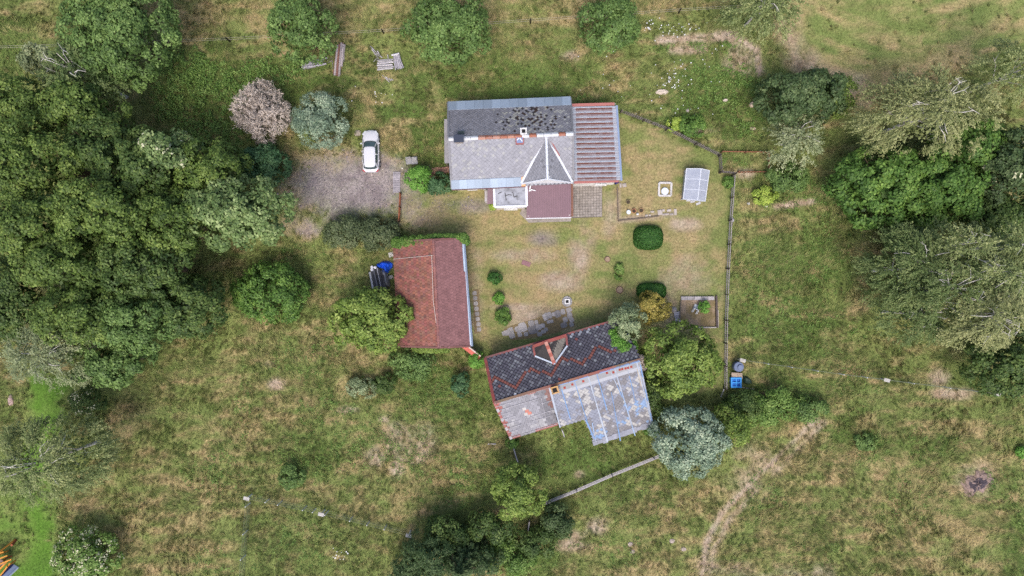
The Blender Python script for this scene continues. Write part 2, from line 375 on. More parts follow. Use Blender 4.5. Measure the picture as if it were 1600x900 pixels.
# ------------------------------------------------------------------ roof helpers
class Plane:
    def __init__(s, poly, udir):
        s.p0 = Vector(poly[0]); s.U = Vector(udir).normalized()
        n = Vector()
        for i in range(len(poly)):
            a, b = Vector(poly[i]) - s.p0, Vector(poly[(i + 1) % len(poly)]) - s.p0; n += a.cross(b)
        if n.z < 0: n = -n
        s.N = n.normalized(); s.U = (s.U - s.N * s.U.dot(s.N)).normalized(); s.V = s.N.cross(s.U)
        if s.V.z < 0: s.V = -s.V
        s.q = [s.to2(p) for p in poly]
    def to2(s, p): d = Vector(p) - s.p0; return (d.dot(s.U), d.dot(s.V))
    def to3(s, u, v, h=0.0): return s.p0 + s.U * u + s.V * v + s.N * h
    def inside(s, u, v):
        ins = False; n = len(s.q)
        for i in range(n):
            (x1, y1), (x2, y2) = s.q[i], s.q[(i + 1) % n]
            if (y1 > v) != (y2 > v) and u < (x2 - x1) * (v - y1) / (y2 - y1) + x1: ins = not ins
        return ins

def roof_deck(root, poly, mat, colr, thick=0.1, name='roof_slope', drop=0.0):
    pl = Plane(poly, Vector(poly[1]) - Vector(poly[0])); m = MB(); m.cur = colr
    top = [Vector(p) - pl.N * drop for p in poly]; bot = [p - pl.N * thick for p in top]
    area = sum(pl.q[i][0] * pl.q[(i + 1) % len(poly)][1] - pl.q[(i + 1) % len(poly)][0] * pl.q[i][1] for i in range(len(poly)))
    nrm = pl.U.cross(pl.V).dot(pl.N) * area
    if nrm < 0: top.reverse(); bot.reverse()
    m.face(top); m.face(bot[::-1])
    for i in range(len(top)):
        j = (i + 1) % len(top); m.face([top[i], bot[i], bot[j], top[j]])
    return m.build(name, mat, root)

def slates(parent, poly, udir, du, dv, shape, gap, colfn, mat, name='slates', lift=0.03, jit=0.006, margin=0.0):
    pl = Plane(poly, udir); us = [a for a, _ in pl.q]; vs = [b for _, b in pl.q]; m = MB(); r = random.Random(hash(name) % 1000 + int(du * 1000))
    r = random.Random(int(du * 1000) + len(poly))
    v0, v1, u0, u1 = min(vs), max(vs), min(us), max(us); W, Hh = u1 - u0, v1 - v0
    step = dv / 2 if shape == 'diamond' else dv
    for j in range(int(Hh / step) + 2):
        v = v0 + j * step + (0 if shape == 'diamond' else dv / 2)
        for i in range(int(W / du) + 2):
            u = u0 + i * du + (du / 2 if j % 2 else 0)
            if not pl.inside(u, v): continue
            c = colfn((u - u0) / W, (v - v0) / Hh, i, j, r)
            if c is None: continue
            h = [r.uniform(0, jit) for _ in range(4)]; J = lambda: r.uniform(-jit, jit) * 1.5
            if shape == 'diamond':
                a, b = du / 2 - gap, dv / 2 - gap
                q = [pl.to3(u + J(), v - b, lift + h[0]), pl.to3(u + a, v + J(), lift * .6 + h[1]), pl.to3(u, v + b, lift * .3 + h[2]), pl.to3(u - a, v + J(), lift * .6 + h[3])]
                m.face(q, c); g = lambda p: p - pl.N * (lift + .02)
                m.face([q[0], g(q[0]), g(q[1]), q[1]], c); m.face([q[3], g(q[3]), g(q[0]), q[0]], c)
                m.face([q[1], g(q[1]), g(q[2]), q[2]], c); m.face([q[2], g(q[2]), g(q[3]), q[3]], c)
            else:
                a, b = du / 2 - gap, dv / 2
                q = [pl.to3(u - a, v - b, lift + h[0]), pl.to3(u + a, v - b, lift + h[1]), pl.to3(u + a, v + b, lift * .15 + h[2]), pl.to3(u - a, v + b, lift * .15 + h[3])]
                m.face(q, c); g = lambda p: p - pl.N * (lift + .02)
                m.face([q[0], g(q[0]), g(q[1]), q[1]], c); m.face([q[1], g(q[1]), g(q[2]), q[2]], c); m.face([q[3], g(q[3]), g(q[0]), q[0]], c)
    return m.build(name, mat, parent, kind='stuff')

def wall(root, a, b, z0, z1, thick, colr, mat='render', za=None, zb=None, name='wall', peak=None):
    """upright wall from a to b (xy); optional gable peak (t, z)"""
    a = Vector((a[0], a[1], 0)); b = Vector((b[0], b[1], 0)); d = (b - a).normalized(); nrm = Vector((d.y, -d.x, 0)) * (thick / 2)
    za = z1 if za is None else za; zb = z1 if zb is None else zb
    pr = [(a, z0), (b, z0), (b, zb)]
    if peak: pr.append((a.lerp(b, peak[0]), peak[1]))
    pr.append((a, za)); m = MB(); m.cur = colr
    f = [p + Vector((0, 0, z)) + nrm for p, z in pr]; k = [p + Vector((0, 0, z)) - nrm for p, z in pr]
    m.face(f); m.face(k[::-1])
    for i in range(len(f)):
        j = (i + 1) % len(f); m.face([f[j], f[i], k[i], k[j]])
    return m.build(name, M[mat], root)

def window(root, a, b, z0, z1, out, name='window'):
    """a,b xy ends on the wall face, out = outward unit"""
    a = Vector((a[0], a[1], 0)) + out * 0.02; b = Vector((b[0], b[1], 0)) + out * 0.02; fr = MB(); fr.cur = C(225, 225, 228)
    up = Vector((0, 0, 1)); L = lambda t, z: a.lerp(b, t) + up * z
    for (p, q) in ((L(0, z0), L(1, z0)), (L(0, z1), L(1, z1)), (L(0, z0), L(0, z1)), (L(1, z0), L(1, z1)), (L(.5, z0), L(.5, z1))): fr.bar(p, q, 0.08, 0.09, out)
    f = fr.build(name, M['paint'], root)
    g = MB(); g.face([L(0, z0), L(1, z0), L(1, z1), L(0, z1)]); g.face([p - out * .03 for p in (L(0, z1), L(1, z1), L(1, z0), L(0, z0))])
    g.build('pane', M['glass'], f)
    s = MB(); s.cur = C(190, 188, 185); s.bar(L(-.05, z0 - .08) + out * .08, L(1.05, z0 - .08) + out * .08, .06, .22, out); s.build('sill', M['concrete'], f)
    return f

def sheet_strip(root, a, b, c, d, n, colfn, name, mat, thick=0.03, lift=0.05, seam=0.03):
    """row of n overlapping metal sheets on the quad a-b (lower edge) d-c (upper edge)"""
    a, b, c, d = map(Vector, (a, b, c, d)); nn = (b - a).cross(d - a).normalized()
    if nn.z < 0: nn = -nn
    for i in range(n):
        t0, t1 = i / n, (i + 1) / n; h = nn * (lift + 0.006 * (i % 2)); m = MB(); m.cur = colfn(i)
        q = [a.lerp(b, t0), a.lerp(b, t1), d.lerp(c, t1), d.lerp(c, t0)]
        m.box8([p + h for p in q] + [p + h + nn * thick for p in q])
        if seam: m.bar(q[0] + h + nn * (thick + seam / 2), q[3] + h + nn * (thick + seam / 2), 0.035, seam, nn)
        m.build(name, mat, root)

def chimney(root, c, sx, sy, z0, z1, colr, rz=0, cap=None, hole=True, name='chimney'):
    m = MB(); m.cur = colr; m.box(c[0], c[1], z0, sx, sy, z1 - z0, rz)
    o = m.build(name, M['concrete'], root)
    if cap:
        k = MB(); k.cur = cap; t = 0.12
        for dx, dy, wx, wy in ((0, sy / 2, sx + .16, t), (0, -sy / 2, sx + .16, t), (sx / 2, 0, t, sy - .1), (-sx / 2, 0, t, sy - .1)):
            x = dx * math.cos(rz) - dy * math.sin(rz); y = dx * math.sin(rz) + dy * math.cos(rz)
            k.box(c[0] + x, c[1] + y, z1, wx, wy, .1, rz)
        k.build('chimney_cap', M['concrete'], o)
    if hole:
        k = MB(); k.cur = (0.01, 0.01, 0.012); k.box(c[0], c[1], z1 + 0.004, sx * .66, sy * .66, .012, rz); k.build('flue', M['rubber'], o)
    return o

V3 = Vector
# ------------------------------------------------------------------ main house
def build_house():
    base = P(800, 240)
    R = thing('house', 'long grey slate roofed house with pointed gable and rusty ribbed annex roof', 'house', base)
    ze, zr = 3.2, 6.6
    NW, NE, SW, SE = P(700, 161, ze), P(891.5, 153, ze), P(706, 295.5, ze), P(896, 287, ze)
    RW, RE = P(701, 217, zr), P(895, 208.5, zr)
    ed = (NE - NW).normalized()
    wc = C(214, 208, 200)
    # walls
    inw = lambda p, a, b: V3((p.x, p.y, 0)) + ed * a + V3((-ed.y, ed.x, 0)) * b
    nw, ne, sw, se = inw(NW, .35, -.45), inw(NE, -.3, -.45), inw(SW, .35, .45), inw(SE, -.3, .45)
    wall(R, sw, se, 0, ze + .22, .3, wc); wall(R, ne, nw, 0, ze + .22, .3, wc)
    wall(R, nw, sw, 0, ze + .25, .3, wc, peak=(.5, zr - .2)); wall(R, se, ne, 0, ze + .25, .3, wc, peak=(.5, zr - .2))
    so = V3((ed.y, -ed.x, 0))
    for t in (.1, .24): window(R, sw.lerp(se, t) + so * .15, sw.lerp(se, t + .08) + so * .15, 1.0, 2.3, so)
    for t in (.15, .4, .65): window(R, ne.lerp(nw, t) - so * .15, ne.lerp(nw, t + .1) - so * .15, 1.0, 2.3, -so)
    # north slope
    pol = [NW, NE, RE, RW]; dk = roof_deck(R, pol, M['slate'], C(52, 48, 50))
    def cn(u, v, i, j, r):
        d = math.hypot((u - .66) / .22, (v - .52) / .46) + r.uniform(-.35, .35)
        g = r.uniform(.82, 1.12)
        if d < .75:
            q = r.random()
            if q < .13: return C(66, 52, 48, g)
            if q < .42: return C(158, 156, 150, g)
        elif u > .36 and r.random() < .16: return C(158, 157, 155, g)
        if d < 1 and r.random() < .22: return C(62, 58, 60)
        return C(130, 129, 136, g)
    slates(dk, pol, ed, .36, .36, 'diamond', .022, cn, M['slate'])
    # south slope
    pol = [SW, SE, RE, RW]; dk = roof_deck(R, pol, M['slate'], C(98, 98, 104))
    def cs(u, v, i, j, r):
        g = r.uniform(.93, 1.06)
        if r.random() < (.16 if (u < .45 and v > .35) else .04): return C(153, 153, 155, g)
        return C(142, 142, 150, g) if v > .2 else C(147, 148, 156, g)
    slates(dk, pol, ed, .42, .42, 'diamond', .009, cs, M['slate'], lift=.02)
    # eave sheets
    blue = lambda i: C(150, 164, 182, .9 + .09 * ((i * 7) % 4))
    nrmv = lambda a, b, t: a.lerp(b, t)
    sheet_strip(R, NW + V3((0, .1, -.02)), NE + V3((0, .1, -.02)), nrmv(NE, RE, .22), nrmv(NW, RW, .22), 14, blue, 'eave_sheet', M['metal'])
    mid = SW.lerp(SE, .575); midu = nrmv(SW, RW, .19).lerp(nrmv(SE, RE, .19), .575)
    sheet_strip(R, SW, mid, midu, nrmv(SW, RW, .19), 9, blue, 'eave_sheet', M['metal'])
    mid2 = SW.lerp(SE, .605); mid2u = nrmv(SW, RW, .21).lerp(nrmv(SE, RE, .21), .605)
    sheet_strip(R, mid, mid2, mid2u, midu, 1, lambda i: C(226, 160, 112), 'eave_sheet', M['metal'])
    for a, b in ((SW, RW), (SE, RE), (NW, RW), (NE, RE)):
        m = MB(); m.cur = C(128, 127, 132); m.bar(a + V3((0, 0, .05)), b + V3((0, 0, .05)), .2, .06); m.build('verge', M['slate'], R)
    # gutter along the south eave
    g = MB(); g.cur = C(92, 60, 66); g.tube([SW + so * .06 - V3((0, 0, .1)), mid2 + so * .06 - V3((0, 0, .1))], [.07, .07], 8); g.build('gutter', M['paint'], R)
    # ridge caps, patchy
    n = 17
    for i in range(n):
        a, b = RW.lerp(RE, i / n), RW.lerp(RE, (i + 1) / n + .004); m = MB()
        rust = 4 <= i <= 9 or i in (11, 15)
        m.cur = C(150, 92, 70) if rust and i % 2 else (C(168, 118, 98) if rust else C(196, 198, 204))
        up = V3((0, 0, 1)); q = .2
        for s in (1, -1):
            nv = V3((-ed.y, ed.x, 0)) * s
            m.face([a + up * .1, b + up * .1, b + nv * q - up * .06, a + nv * q - up * .06][::s])
        m.bar(a + up * .1, b + up * .1, .06, .04); m.build('ridge_cap', M['metal'], R)
    # dormer gable
    zd = 6.3; BK, FA = P(853.5, 213, zd), P(855.5, 279, zd); FL, FR = P(815, 286.5, 3.42), P(894, 285, 3.42)
    def cd(u, v, i, j, r):
        g = r.uniform(.92, 1.06)
        if r.random() < .08: return C(120, 120, 126)
        return C(146, 146, 153, g)
    for tri in ([FL, FA, BK], [FR, FA, BK]):
        tri = [p + V3((0, 0, .06)) for p in tri]
        dk = roof_deck(R, tri, M['slate'], C(100, 100, 106), name='gable_slope'); slates(dk, tri, FA - BK, .42, .42, 'diamond', .015, cd, M['slate'], lift=.02)
    wh = C(205, 209, 218)
    for a, b, w in ((BK, FA, .22), (BK, FL, .26), (BK, FR, .26)):
        m = MB(); m.cur = wh; m.bar(a + V3((0, 0, .13)), b + V3((0, 0, .13)), w, .05); m.build('valley_flashing' if w > .23 else 'gable_ridge_cap', M['metal'], R)
    m = MB(); m.cur = C(150, 80, 74); a = BK.lerp(FR, .03) + V3((.2, 0, .17)); b = BK.lerp(FR, .42) + V3((.2, 0, .17)); m.bar(a, b, .1, .02); m.build('rust_strip', M['metal'], R)
    for a, b in ((FL, FA), (FR, FA)):
        m = MB(); m.cur = C(214, 216, 222); m.bar(a + V3((0, -.06, .02)), b + V3((0, -.06, .1)), .14, .16); m.build('bargeboard', M['paint'], R)
    fl, fr = V3((FL.x + .2, FL.y + .12, 0)), V3((FR.x - .2, FR.y + .12, 0))
    wall(R, fl, fr, 0, 3.4, .25, C(222, 222, 224), peak=(.52, zd - .1), name='gable_wall')
    # roof furniture
    c = P(717, 217.5, 6.9); chimney(R, c, .78, .6, 5.6, 7.2, C(150, 140, 135), .04, None, False)
    m = MB(); m.cur = C(52, 58, 74); m.box(c.x, c.y, 7.2, .98, .72, .07, .04); m.build('chimney_cover', M['paint'], R)
    m = MB(); m.cur = C(48, 60, 60); q = P(720.5, 208.5, 6.3); m.box(q.x, q.y, 6.0, .6, .45, .35, .04); m.build('roof_hatch', M['paint'], R)
    c = P(818, 205.5, 7.2); chimney(R, c, .5, .5, 5.8, 7.35, C(205, 204, 205), .04, C(215, 214, 214), True)
    q = P(812, 219.5, 6.5); sk = MB(); sk.cur = C(150, 92, 88); sk.box(q.x, q.y, 6.25, .8, .75, .3, .04); fo = sk.build('skylight', M['paint'], R)
    sk = MB(); sk.cur = C(120, 135, 170); sk.box(q.x, q.y + .02, 6.55, .6, .55, .02, .04); sk.build('pane', M['plastic'], fo)
    sk = MB(); sk.cur = C(225, 228, 235)
    pz = 6.59; sk.bar((q.x - .28, q.y, pz), (q.x - .02, q.y + .24, pz), .08, .03); sk.bar((q.x - .02, q.y + .24, pz), (q.x + .26, q.y - .1, pz), .08, .03); sk.build('glazing_bar', M['paint'], fo)
    # west lean-to
    a, b, c2, d = P(694.5, 255, 2.7), P(694, 186, 2.7), P(702, 186, 3.1), P(703, 255, 3.1)
    roof_deck(R, [a, b, c2, d], M['slate'], C(150, 146, 148), name='side_canopy')
    for p in (a, b):
        m = MB(); m.cur = C(120, 110, 100); m.box(p.x + .12, p.y + (.15 if p is a else -.15), 0, .12, .12, 2.62); m.build('canopy_post', M['wood'], R)
    # rusty ribbed annex
    zA, zB = 3.5, 2.95
    q = [P(893.5, 167, zA), P(962, 165.5, zB), P(969.5, 281.5, zB), P(896, 283, zA)]
    roof_deck(R, q, M['wood'], C(90, 80, 75), name='annex_deck', drop=.06)
    N = 15
    for i in range(N):
        m = MB(); t0, t1 = i / N, (i + 1) / N; L, Rr = [], []
        prof = [(0, 0), (.1, .0), (.16, .07), (.28, .07), (.34, 0), (.62, .0), (.66, .03), (.72, .03), (.76, 0), (1.0, 0)]
        rr = random.Random(i); segs = 12
        rows = []
        for k in range(segs + 1):
            s = k / segs; row = []
            for t, h in prof:
                tt = t0 + (t1 - t0) * t; row.append(q[0].lerp(q[3], tt).lerp(q[1].lerp(q[2], tt), s) + V3((0, 0, h + .02)))
            rows.append(row)
        for k in range(segs):
            for j in range(len(prof) - 1):
                rust = {3: .45, 4: 1.0, 5: .9, 6: .4, 7: .95, 8: .6}.get(j, .03); edge = .35 if k in (0,) or k == segs - 1 else 1
                f = min(1, max(0, rust * edge * rr.uniform(.8, 1.15)))
                c1, c2 = C(166, 174, 186), C(100, 58, 47); m.face([rows[k][j], rows[k + 1][j], rows[k + 1][j + 1], rows[k][j + 1]][::-1], tuple(x + (y - x) * f for x, y in zip(c1, c2)))
        m.build('roof_sheet', M['rustroof'], R)
    m = MB(); m.cur = C(126, 142, 172); m.bar(q[1] + V3((.1, .05, -.02)), q[2] + V3((.1, -.05, -.02)), .2, .12); m.build('gutter', M['paint'], R)
    m = MB(); m.cur = C(70, 66, 68); m.bar(q[0] + V3((-.05, 0, .06)), q[3] + V3((-.05, 0, .06)), .12, .06); m.build('abutment_flashing', M['metal'], R)
    for a, b, w in ((P(893, 164.5, zA - .05), P(960, 162.5, zB), .3), (P(896.5, 285, zA - .15), P(966.5, 282.8, zB - .1), .26)):
        m = MB(); m.cur = C(166, 106, 100); m.bar(a, b, w, .09); m.build('fascia', M['paint'], R)
    e = [V3((p.x, p.y, 0)) for p in q]
    e[0] += V3((.1, -.2, 0)); e[1] += V3((-.35, -.2, 0)); e[2] += V3((-.35, .1, 0)); e[3] += V3((.1, .1, 0))
    wall(R, e[3], e[2], 0, 2.75, .25, C(222, 220, 216)); wall(R, e[2], e[1], 0, 2.75, .25, wc); wall(R, e[1], e[0], 0, 2.75, .25, wc)
    window(R, e[3].lerp(e[2], .55) + so * .14, e[3].lerp(e[2], .8) + so * .14, 1.0, 2.1, so)
    m = MB(); m.cur = C(24, 30, 92); p = P(964, 285, 2.6); m.box(p.x, p.y, 2.3, .45, .25, .4, .5); m.build('rain_hopper', M['plastic'], R)
    # purple porch roof
    zp0, zp1 = 2.35, 3.0
    q = [P(822.5, 341, zp0), P(892.5, 339.5, zp0), P(892, 286.5, zp1), P(824, 287.5, zp1)]
    pu = C(108, 80, 92); roof_deck(R, q, M['paint'], pu, .05, 'porch_roof')
    m = MB(); m.cur = C(116, 86, 98); up = V3((0, 0, .03))
    for i in range(25): t = (i + .5) / 25; m.bar(q[0].lerp(q[1], t) + up, q[3].lerp(q[2], t) + up, .07, .05)
    m.build('roof_ribs', M['paint'], R)
    m = MB(); m.cur = C(206, 206, 210); m.bar(q[0] + V3((0, -.03, -.05)), q[1] + V3((0, -.03, -.05)), .1, .12); m.build('porch_fascia', M['paint'], R)
    m = MB(); m.cur = C(120, 84, 70); m.bar(q[1] + V3((.12, .1, -.05)), q[2] + V3((.12, 0, -.05)), .2, .14); m.build('porch_beam', M['wood'], R)
    for t in (.04, .96):
        p = q[0].lerp(q[1], t); m = MB(); m.cur = C(200, 198, 196); m.box(p.x, p.y + .25, 0, .14, .14, 2.4); m.build('porch_post', M['paint'], R)
    wall(R, (q[0].x + .2, q[0].y + .3, 0), (q[0].x + .2, q[3].y, 0), 0, 2.2, .15, C(190, 180, 172))
    # flat roof extension
    zf = 2.9; q = [P(773, 323.5, zf), P(823, 322, zf), P(822.5, 290.5, zf), P(772, 292, zf)]
    roof_deck(R, q, M['membrane'], C(158, 160, 168), .15, 'flat_roof')
    for i in range(4):
        m = MB(); m.cur = C(212, 214, 222); u = V3((0, 0, .05)); m.bar(q[i] + u, q[(i + 1) % 4] + u, .24, .12 + .006 * (i % 2)); m.build('parapet', M['paint'], R)
    m = MB(); m.cur = C(70, 68, 70); z = zf + .015
    for a, b in (((789, 301), (791, 313)), ((790, 306), (795, 304)), ((795, 304), (800, 305)), ((801, 300), (803, 308)), ((803, 308), (809, 306)), ((778, 303), (784, 300))): m.bar(P(*a, z), P(*b, z), .07, .015)
    m.build('felt_crack', M['membrane'], R)
    e = [V3((p.x, p.y, 0)) for p in q]
    wall(R, e[0] + V3((.15, .15, 0)), e[1] + V3((-.15, .15, 0)), 0, zf - .16, .2, C(205, 198, 192)); wall(R, e[3] + V3((.15, 0, 0)), e[0] + V3((.15, .25, 0)), 0, zf - .16, .2, C(205, 198, 192))
    window(R, e[0].lerp(e[1], .3) + V3((0, .04, 0)), e[0].lerp(e[1], .7) + V3((0, .04, 0)), 1.0, 2.0, V3((0, -1, 0)))
    # small side porch
    q = [P(761, 319, 2.3), P(773, 318.5, 2.3), P(772, 293.5, 2.7), P(762, 294, 2.7)]
    roof_deck(R, q, M['paint'], pu, .05, 'side_porch_roof')
    m = MB(); m.cur = pu
    for i in range(5): t = (i + .5) / 5; m.bar(q[0].lerp(q[1], t) + V3((0, 0, .03)), q[3].lerp(q[2], t) + V3((0, 0, .03)), .06, .04)
    m.build('roof_ribs', M['paint'], R)
    m = MB(); m.cur = C(186, 180, 182); p = P(759, 310, 0); m.box(p.x + .12, p.y, 0, .3, 1.1, 2.1); m.build('porch_side_wall', M['render'], R)
    # snow bracket lying on porch roof
    m = MB(); m.cur = C(225, 225, 228); z = 3.06; m.bar(P(830, 298, z), P(827, 304 - 7, z + .1), .1, .06); m.bar(P(829, 290, 3.12), P(827, 299, 3.0), .1, .08); m.bar(P(829, 296, 3.05), P(837, 298, 3.02), .08, .06); m.build('gutter_offcut', M['paint'], R)
    return R
house = build_house()

# apron and patio
def sheet_poly(name, pts, z, mat, colr, thick=0.06, parent=None):
    m = MB(); m.cur = colr; w = [P(*p) for p in pts]
    if sum(w[i].x * w[(i + 1) % len(w)].y - w[(i + 1) % len(w)].x * w[i].y for i in range(len(w))) < 0: w.reverse()
    top = [V3((p.x, p.y, z)) for p in w]; bot = [V3((p.x, p.y, z - thick)) for p in w]
    m.face(top); m.face(bot[::-1])
    for i in range(len(w)): j = (i + 1) % len(w); m.face([top[i], bot[i], bot[j], top[j]])
    return m.build(name, mat, parent)
o = sheet_poly('apron', [(816, 326), (824, 326), (824, 341), (892, 340), (892, 346), (826, 348), (812, 334)], .07, M['concrete'], C(150, 142, 136), .1); o['kind'] = 'structure'
pat = sheet_poly('patio', [(892, 286), (941, 284), (941, 339), (893, 341)], .05, M['soil'], C(96, 90, 84), .08); pat['kind'] = 'structure'
m = MB(); r = random.Random(3)
a, b, c_, d = P(892.5, 340), P(940.5, 338.5), P(940.5, 284.5), P(892.5, 286.5)
NU, NV = 11, 13
for i in range(NU):
    for j in range(NV):
        pt = lambda u, v: a.lerp(b, u).lerp(d.lerp(c_, u), v)
        e = .05; q = [pt((i + e) / NU, (j + e) / NV), pt((i + 1 - e) / NU, (j + e) / NV), pt((i + 1 - e) / NU, (j + 1 - e) / NV), pt((i + e) / NU, (j + 1 - e) / NV)]
        h = .065 + r.uniform(0, .012); g = r.uniform(.85, 1.12); m.box8([V3((p.x, p.y, .05)) for p in q] + [V3((p.x, p.y, h)) for p in q], C(148, 140, 134, g))
m.build('paving_slabs', M['concrete'], pat, kind='stuff')

# ------------------------------------------------------------------ red barn
def build_barn():
    R = thing('barn', 'barn with red tiled ridge roof and blue gutter beside the tarpaulin heap', 'barn', P(690, 455))
    zr, ze, zw = 5.2, 3.2, 2.2
    RN, RS = P(677, 374.5, zr), P(685.5, 543, zr); EN, ES = P(722, 373, ze), P(735, 541, ze); WN, WS = P(614, 378, zw), P(622, 541, zw)
    rd = (RN - RS).normalized()
    pe = [ES, EN, RN, RS]; dk = roof_deck(R, pe, M['tile'], C(80, 55, 55))
    def ce(u, v, i, j, r): return C(134, 96, 96, r.uniform(.88, 1.1))
    slates(dk, pe, rd, .3, .34, 'rect', .008, ce, M['tile'], 'tiles', .025, .006)
    pw = [WS, WN, RN, RS]; dk = roof_deck(R, pw, M['tile'], C(70, 42, 38))
    def cw(u, v, i, j, r):
        g = r.uniform(.82, 1.16); w = v * .5 + .5 * (1 - abs(u - .5))
        if r.random() < .025: return C(108, 76, 70, g)
        return tuple(x + (y - x) * min(1, max(0, w + r.uniform(-.3, .3))) for x, y in zip(C(114, 78, 72, g), C(144, 96, 84, g)))
    slates(dk, pw, rd, .3, .34, 'rect', .012, cw, M['tile'], 'tiles', .035, .012)
    n = 28
    for i in range(n):
        m = MB(); m.cur = C(146, 100, 94) if i % 3 else C(130, 90, 88); a, b = RN.lerp(RS, i / n), RN.lerp(RS, (i + 1.05) / n)
        m.tube([a + V3((0, 0, -.02)), b + V3((0, 0, -.0))], [.13, .145], 8); m.build('ridge_tile', M['tile'], R)
    # lightning wire
    pl = lambda p: p + V3((0, 0, .1)); m = MB(); m.cur = C(200, 190, 184)
    a = P(674.5, 398.5, 5.2); b = P(683, 515, 5.2)
    m.bar(a, P(677, 470, 5.28), .035, .03); m.bar(P(677, 470, 5.28), b, .035, .03)
    w0 = WN.lerp(WS, .165); r0 = RN.lerp(RS, .145); m.bar(pl(w0), pl(r0), .035, .03); m.build('lightning_wire', M['wire'], R)
    up = V3((0, 0, 1))
    for a, b in ((WS, RS), (ES, RS), (WN, RN), (EN, RN)):
        m = MB(); m.cur = C(118, 82, 78); m.bar(a + up * .03, b + up * .03, .2, .1); m.build('bargeboard', M['tile'], R)
    m = MB(); m.cur = C(168, 186, 206); m.bar(EN + V3((.02, 0, .02)), ES + V3((.02, 0, .02)), .2, .05); m.build('eave_flashing', M['metal'], R)
    m = MB(); m.cur = C(122, 136, 158); m.tube([EN + V3((.2, 0, -.08)), ES + V3((.2, 0, -.08))], [.09, .09], 8); m.build('gutter', M['paint'], R)
    m = MB(); m.cur = C(150, 152, 160); m.tube([EN + V3((.2, -.15, -.1)), EN + V3((.1, -.15, -1)), EN + V3((.1, -.15, -3.15))], [.05] * 3, 8); m.build('downpipe', M['paint'], R)
    z = V3((0, 0, 0)); f = lambda p, dx, dy: V3((p.x + dx, p.y + dy, 0)); wc = C(150, 138, 128)
    en, es, wn, ws = f(EN, -.35, -.3), f(ES, -.35, .3), f(WN, .35, -.3), f(WS, .35, .3)
    wall(R, es, en, 0, ze, .25, wc); wall(R, wn, ws, 0, zw + .15, .25, wc)
    tN = (RN.x - wn.x) / (en.x - wn.x)
    wall(R, en, wn, 0, ze, .25, wc, za=ze - .05, zb=zw + .1, peak=(1 - tN, zr - .2)); wall(R, ws, es, 0, ze, .25, wc, za=zw + .1, zb=ze - .05, peak=(tN, zr - .2))
    eo = V3((1, 0.08, 0)).normalized()
    for t in (.2, .7): window(R, es.lerp(en, t) + eo * .13, es.lerp(en, t + .1) + eo * .13, 1.1, 2.1, eo)
    m = MB(); m.cur = C(110, 78, 58); a = es.lerp(en, .42) + eo * .16; b = es.lerp(en, .56) + eo * .16; m.bar(a + up * 1.05, b + up * 1.05, 2.05, .06, eo.cross(up).cross(eo) if False else eo); dd = m.build('door', M['wood'], R)
    m = MB(); m.cur = C(60, 60, 62); p = a.lerp(b, .15) + eo * .06 + up * 1.0; m.bar(p, p + up * .15, .04, .05); m.build('handle', M['paint'], dd)
    return R
barn = build_barn()
# red topped garden wall running from the barn to the cottage
gw = thing('garden_wall', 'short garden wall with red painted coping between barn and slate cottage', 'wall', P(736, 548))
a, b = P(724, 538, 1.7), P(750, 558, 1.7)
m = MB(); m.cur = C(150, 130, 120); m.bar(V3((a.x, a.y, .83)), V3((b.x, b.y, .83)), .25, 1.66); m.build('wall_body', M['render'], gw)
m = MB(); m.cur = C(186, 98, 86); d = (b - a).normalized(); sd = V3((-d.y, d.x, 0))
m.box8([a - sd * .36, b - sd * .36, b + sd * .05, a + sd * .05, a - sd * .36 + V3((0, 0, .05)), b - sd * .36 + V3((0, 0, .05)), b + sd * .05 + V3((0, 0, .2)), a + sd * .05 + V3((0, 0, .2))]); m.build('coping', M['tile'], gw)
m = MB(); m.cur = C(205, 185, 175); m.bar(a + sd * .12 + V3((0, 0, .08)), b + sd * .12 + V3((0, 0, .08)), .14, .2); m.build('coping_edge', M['concrete'], gw)

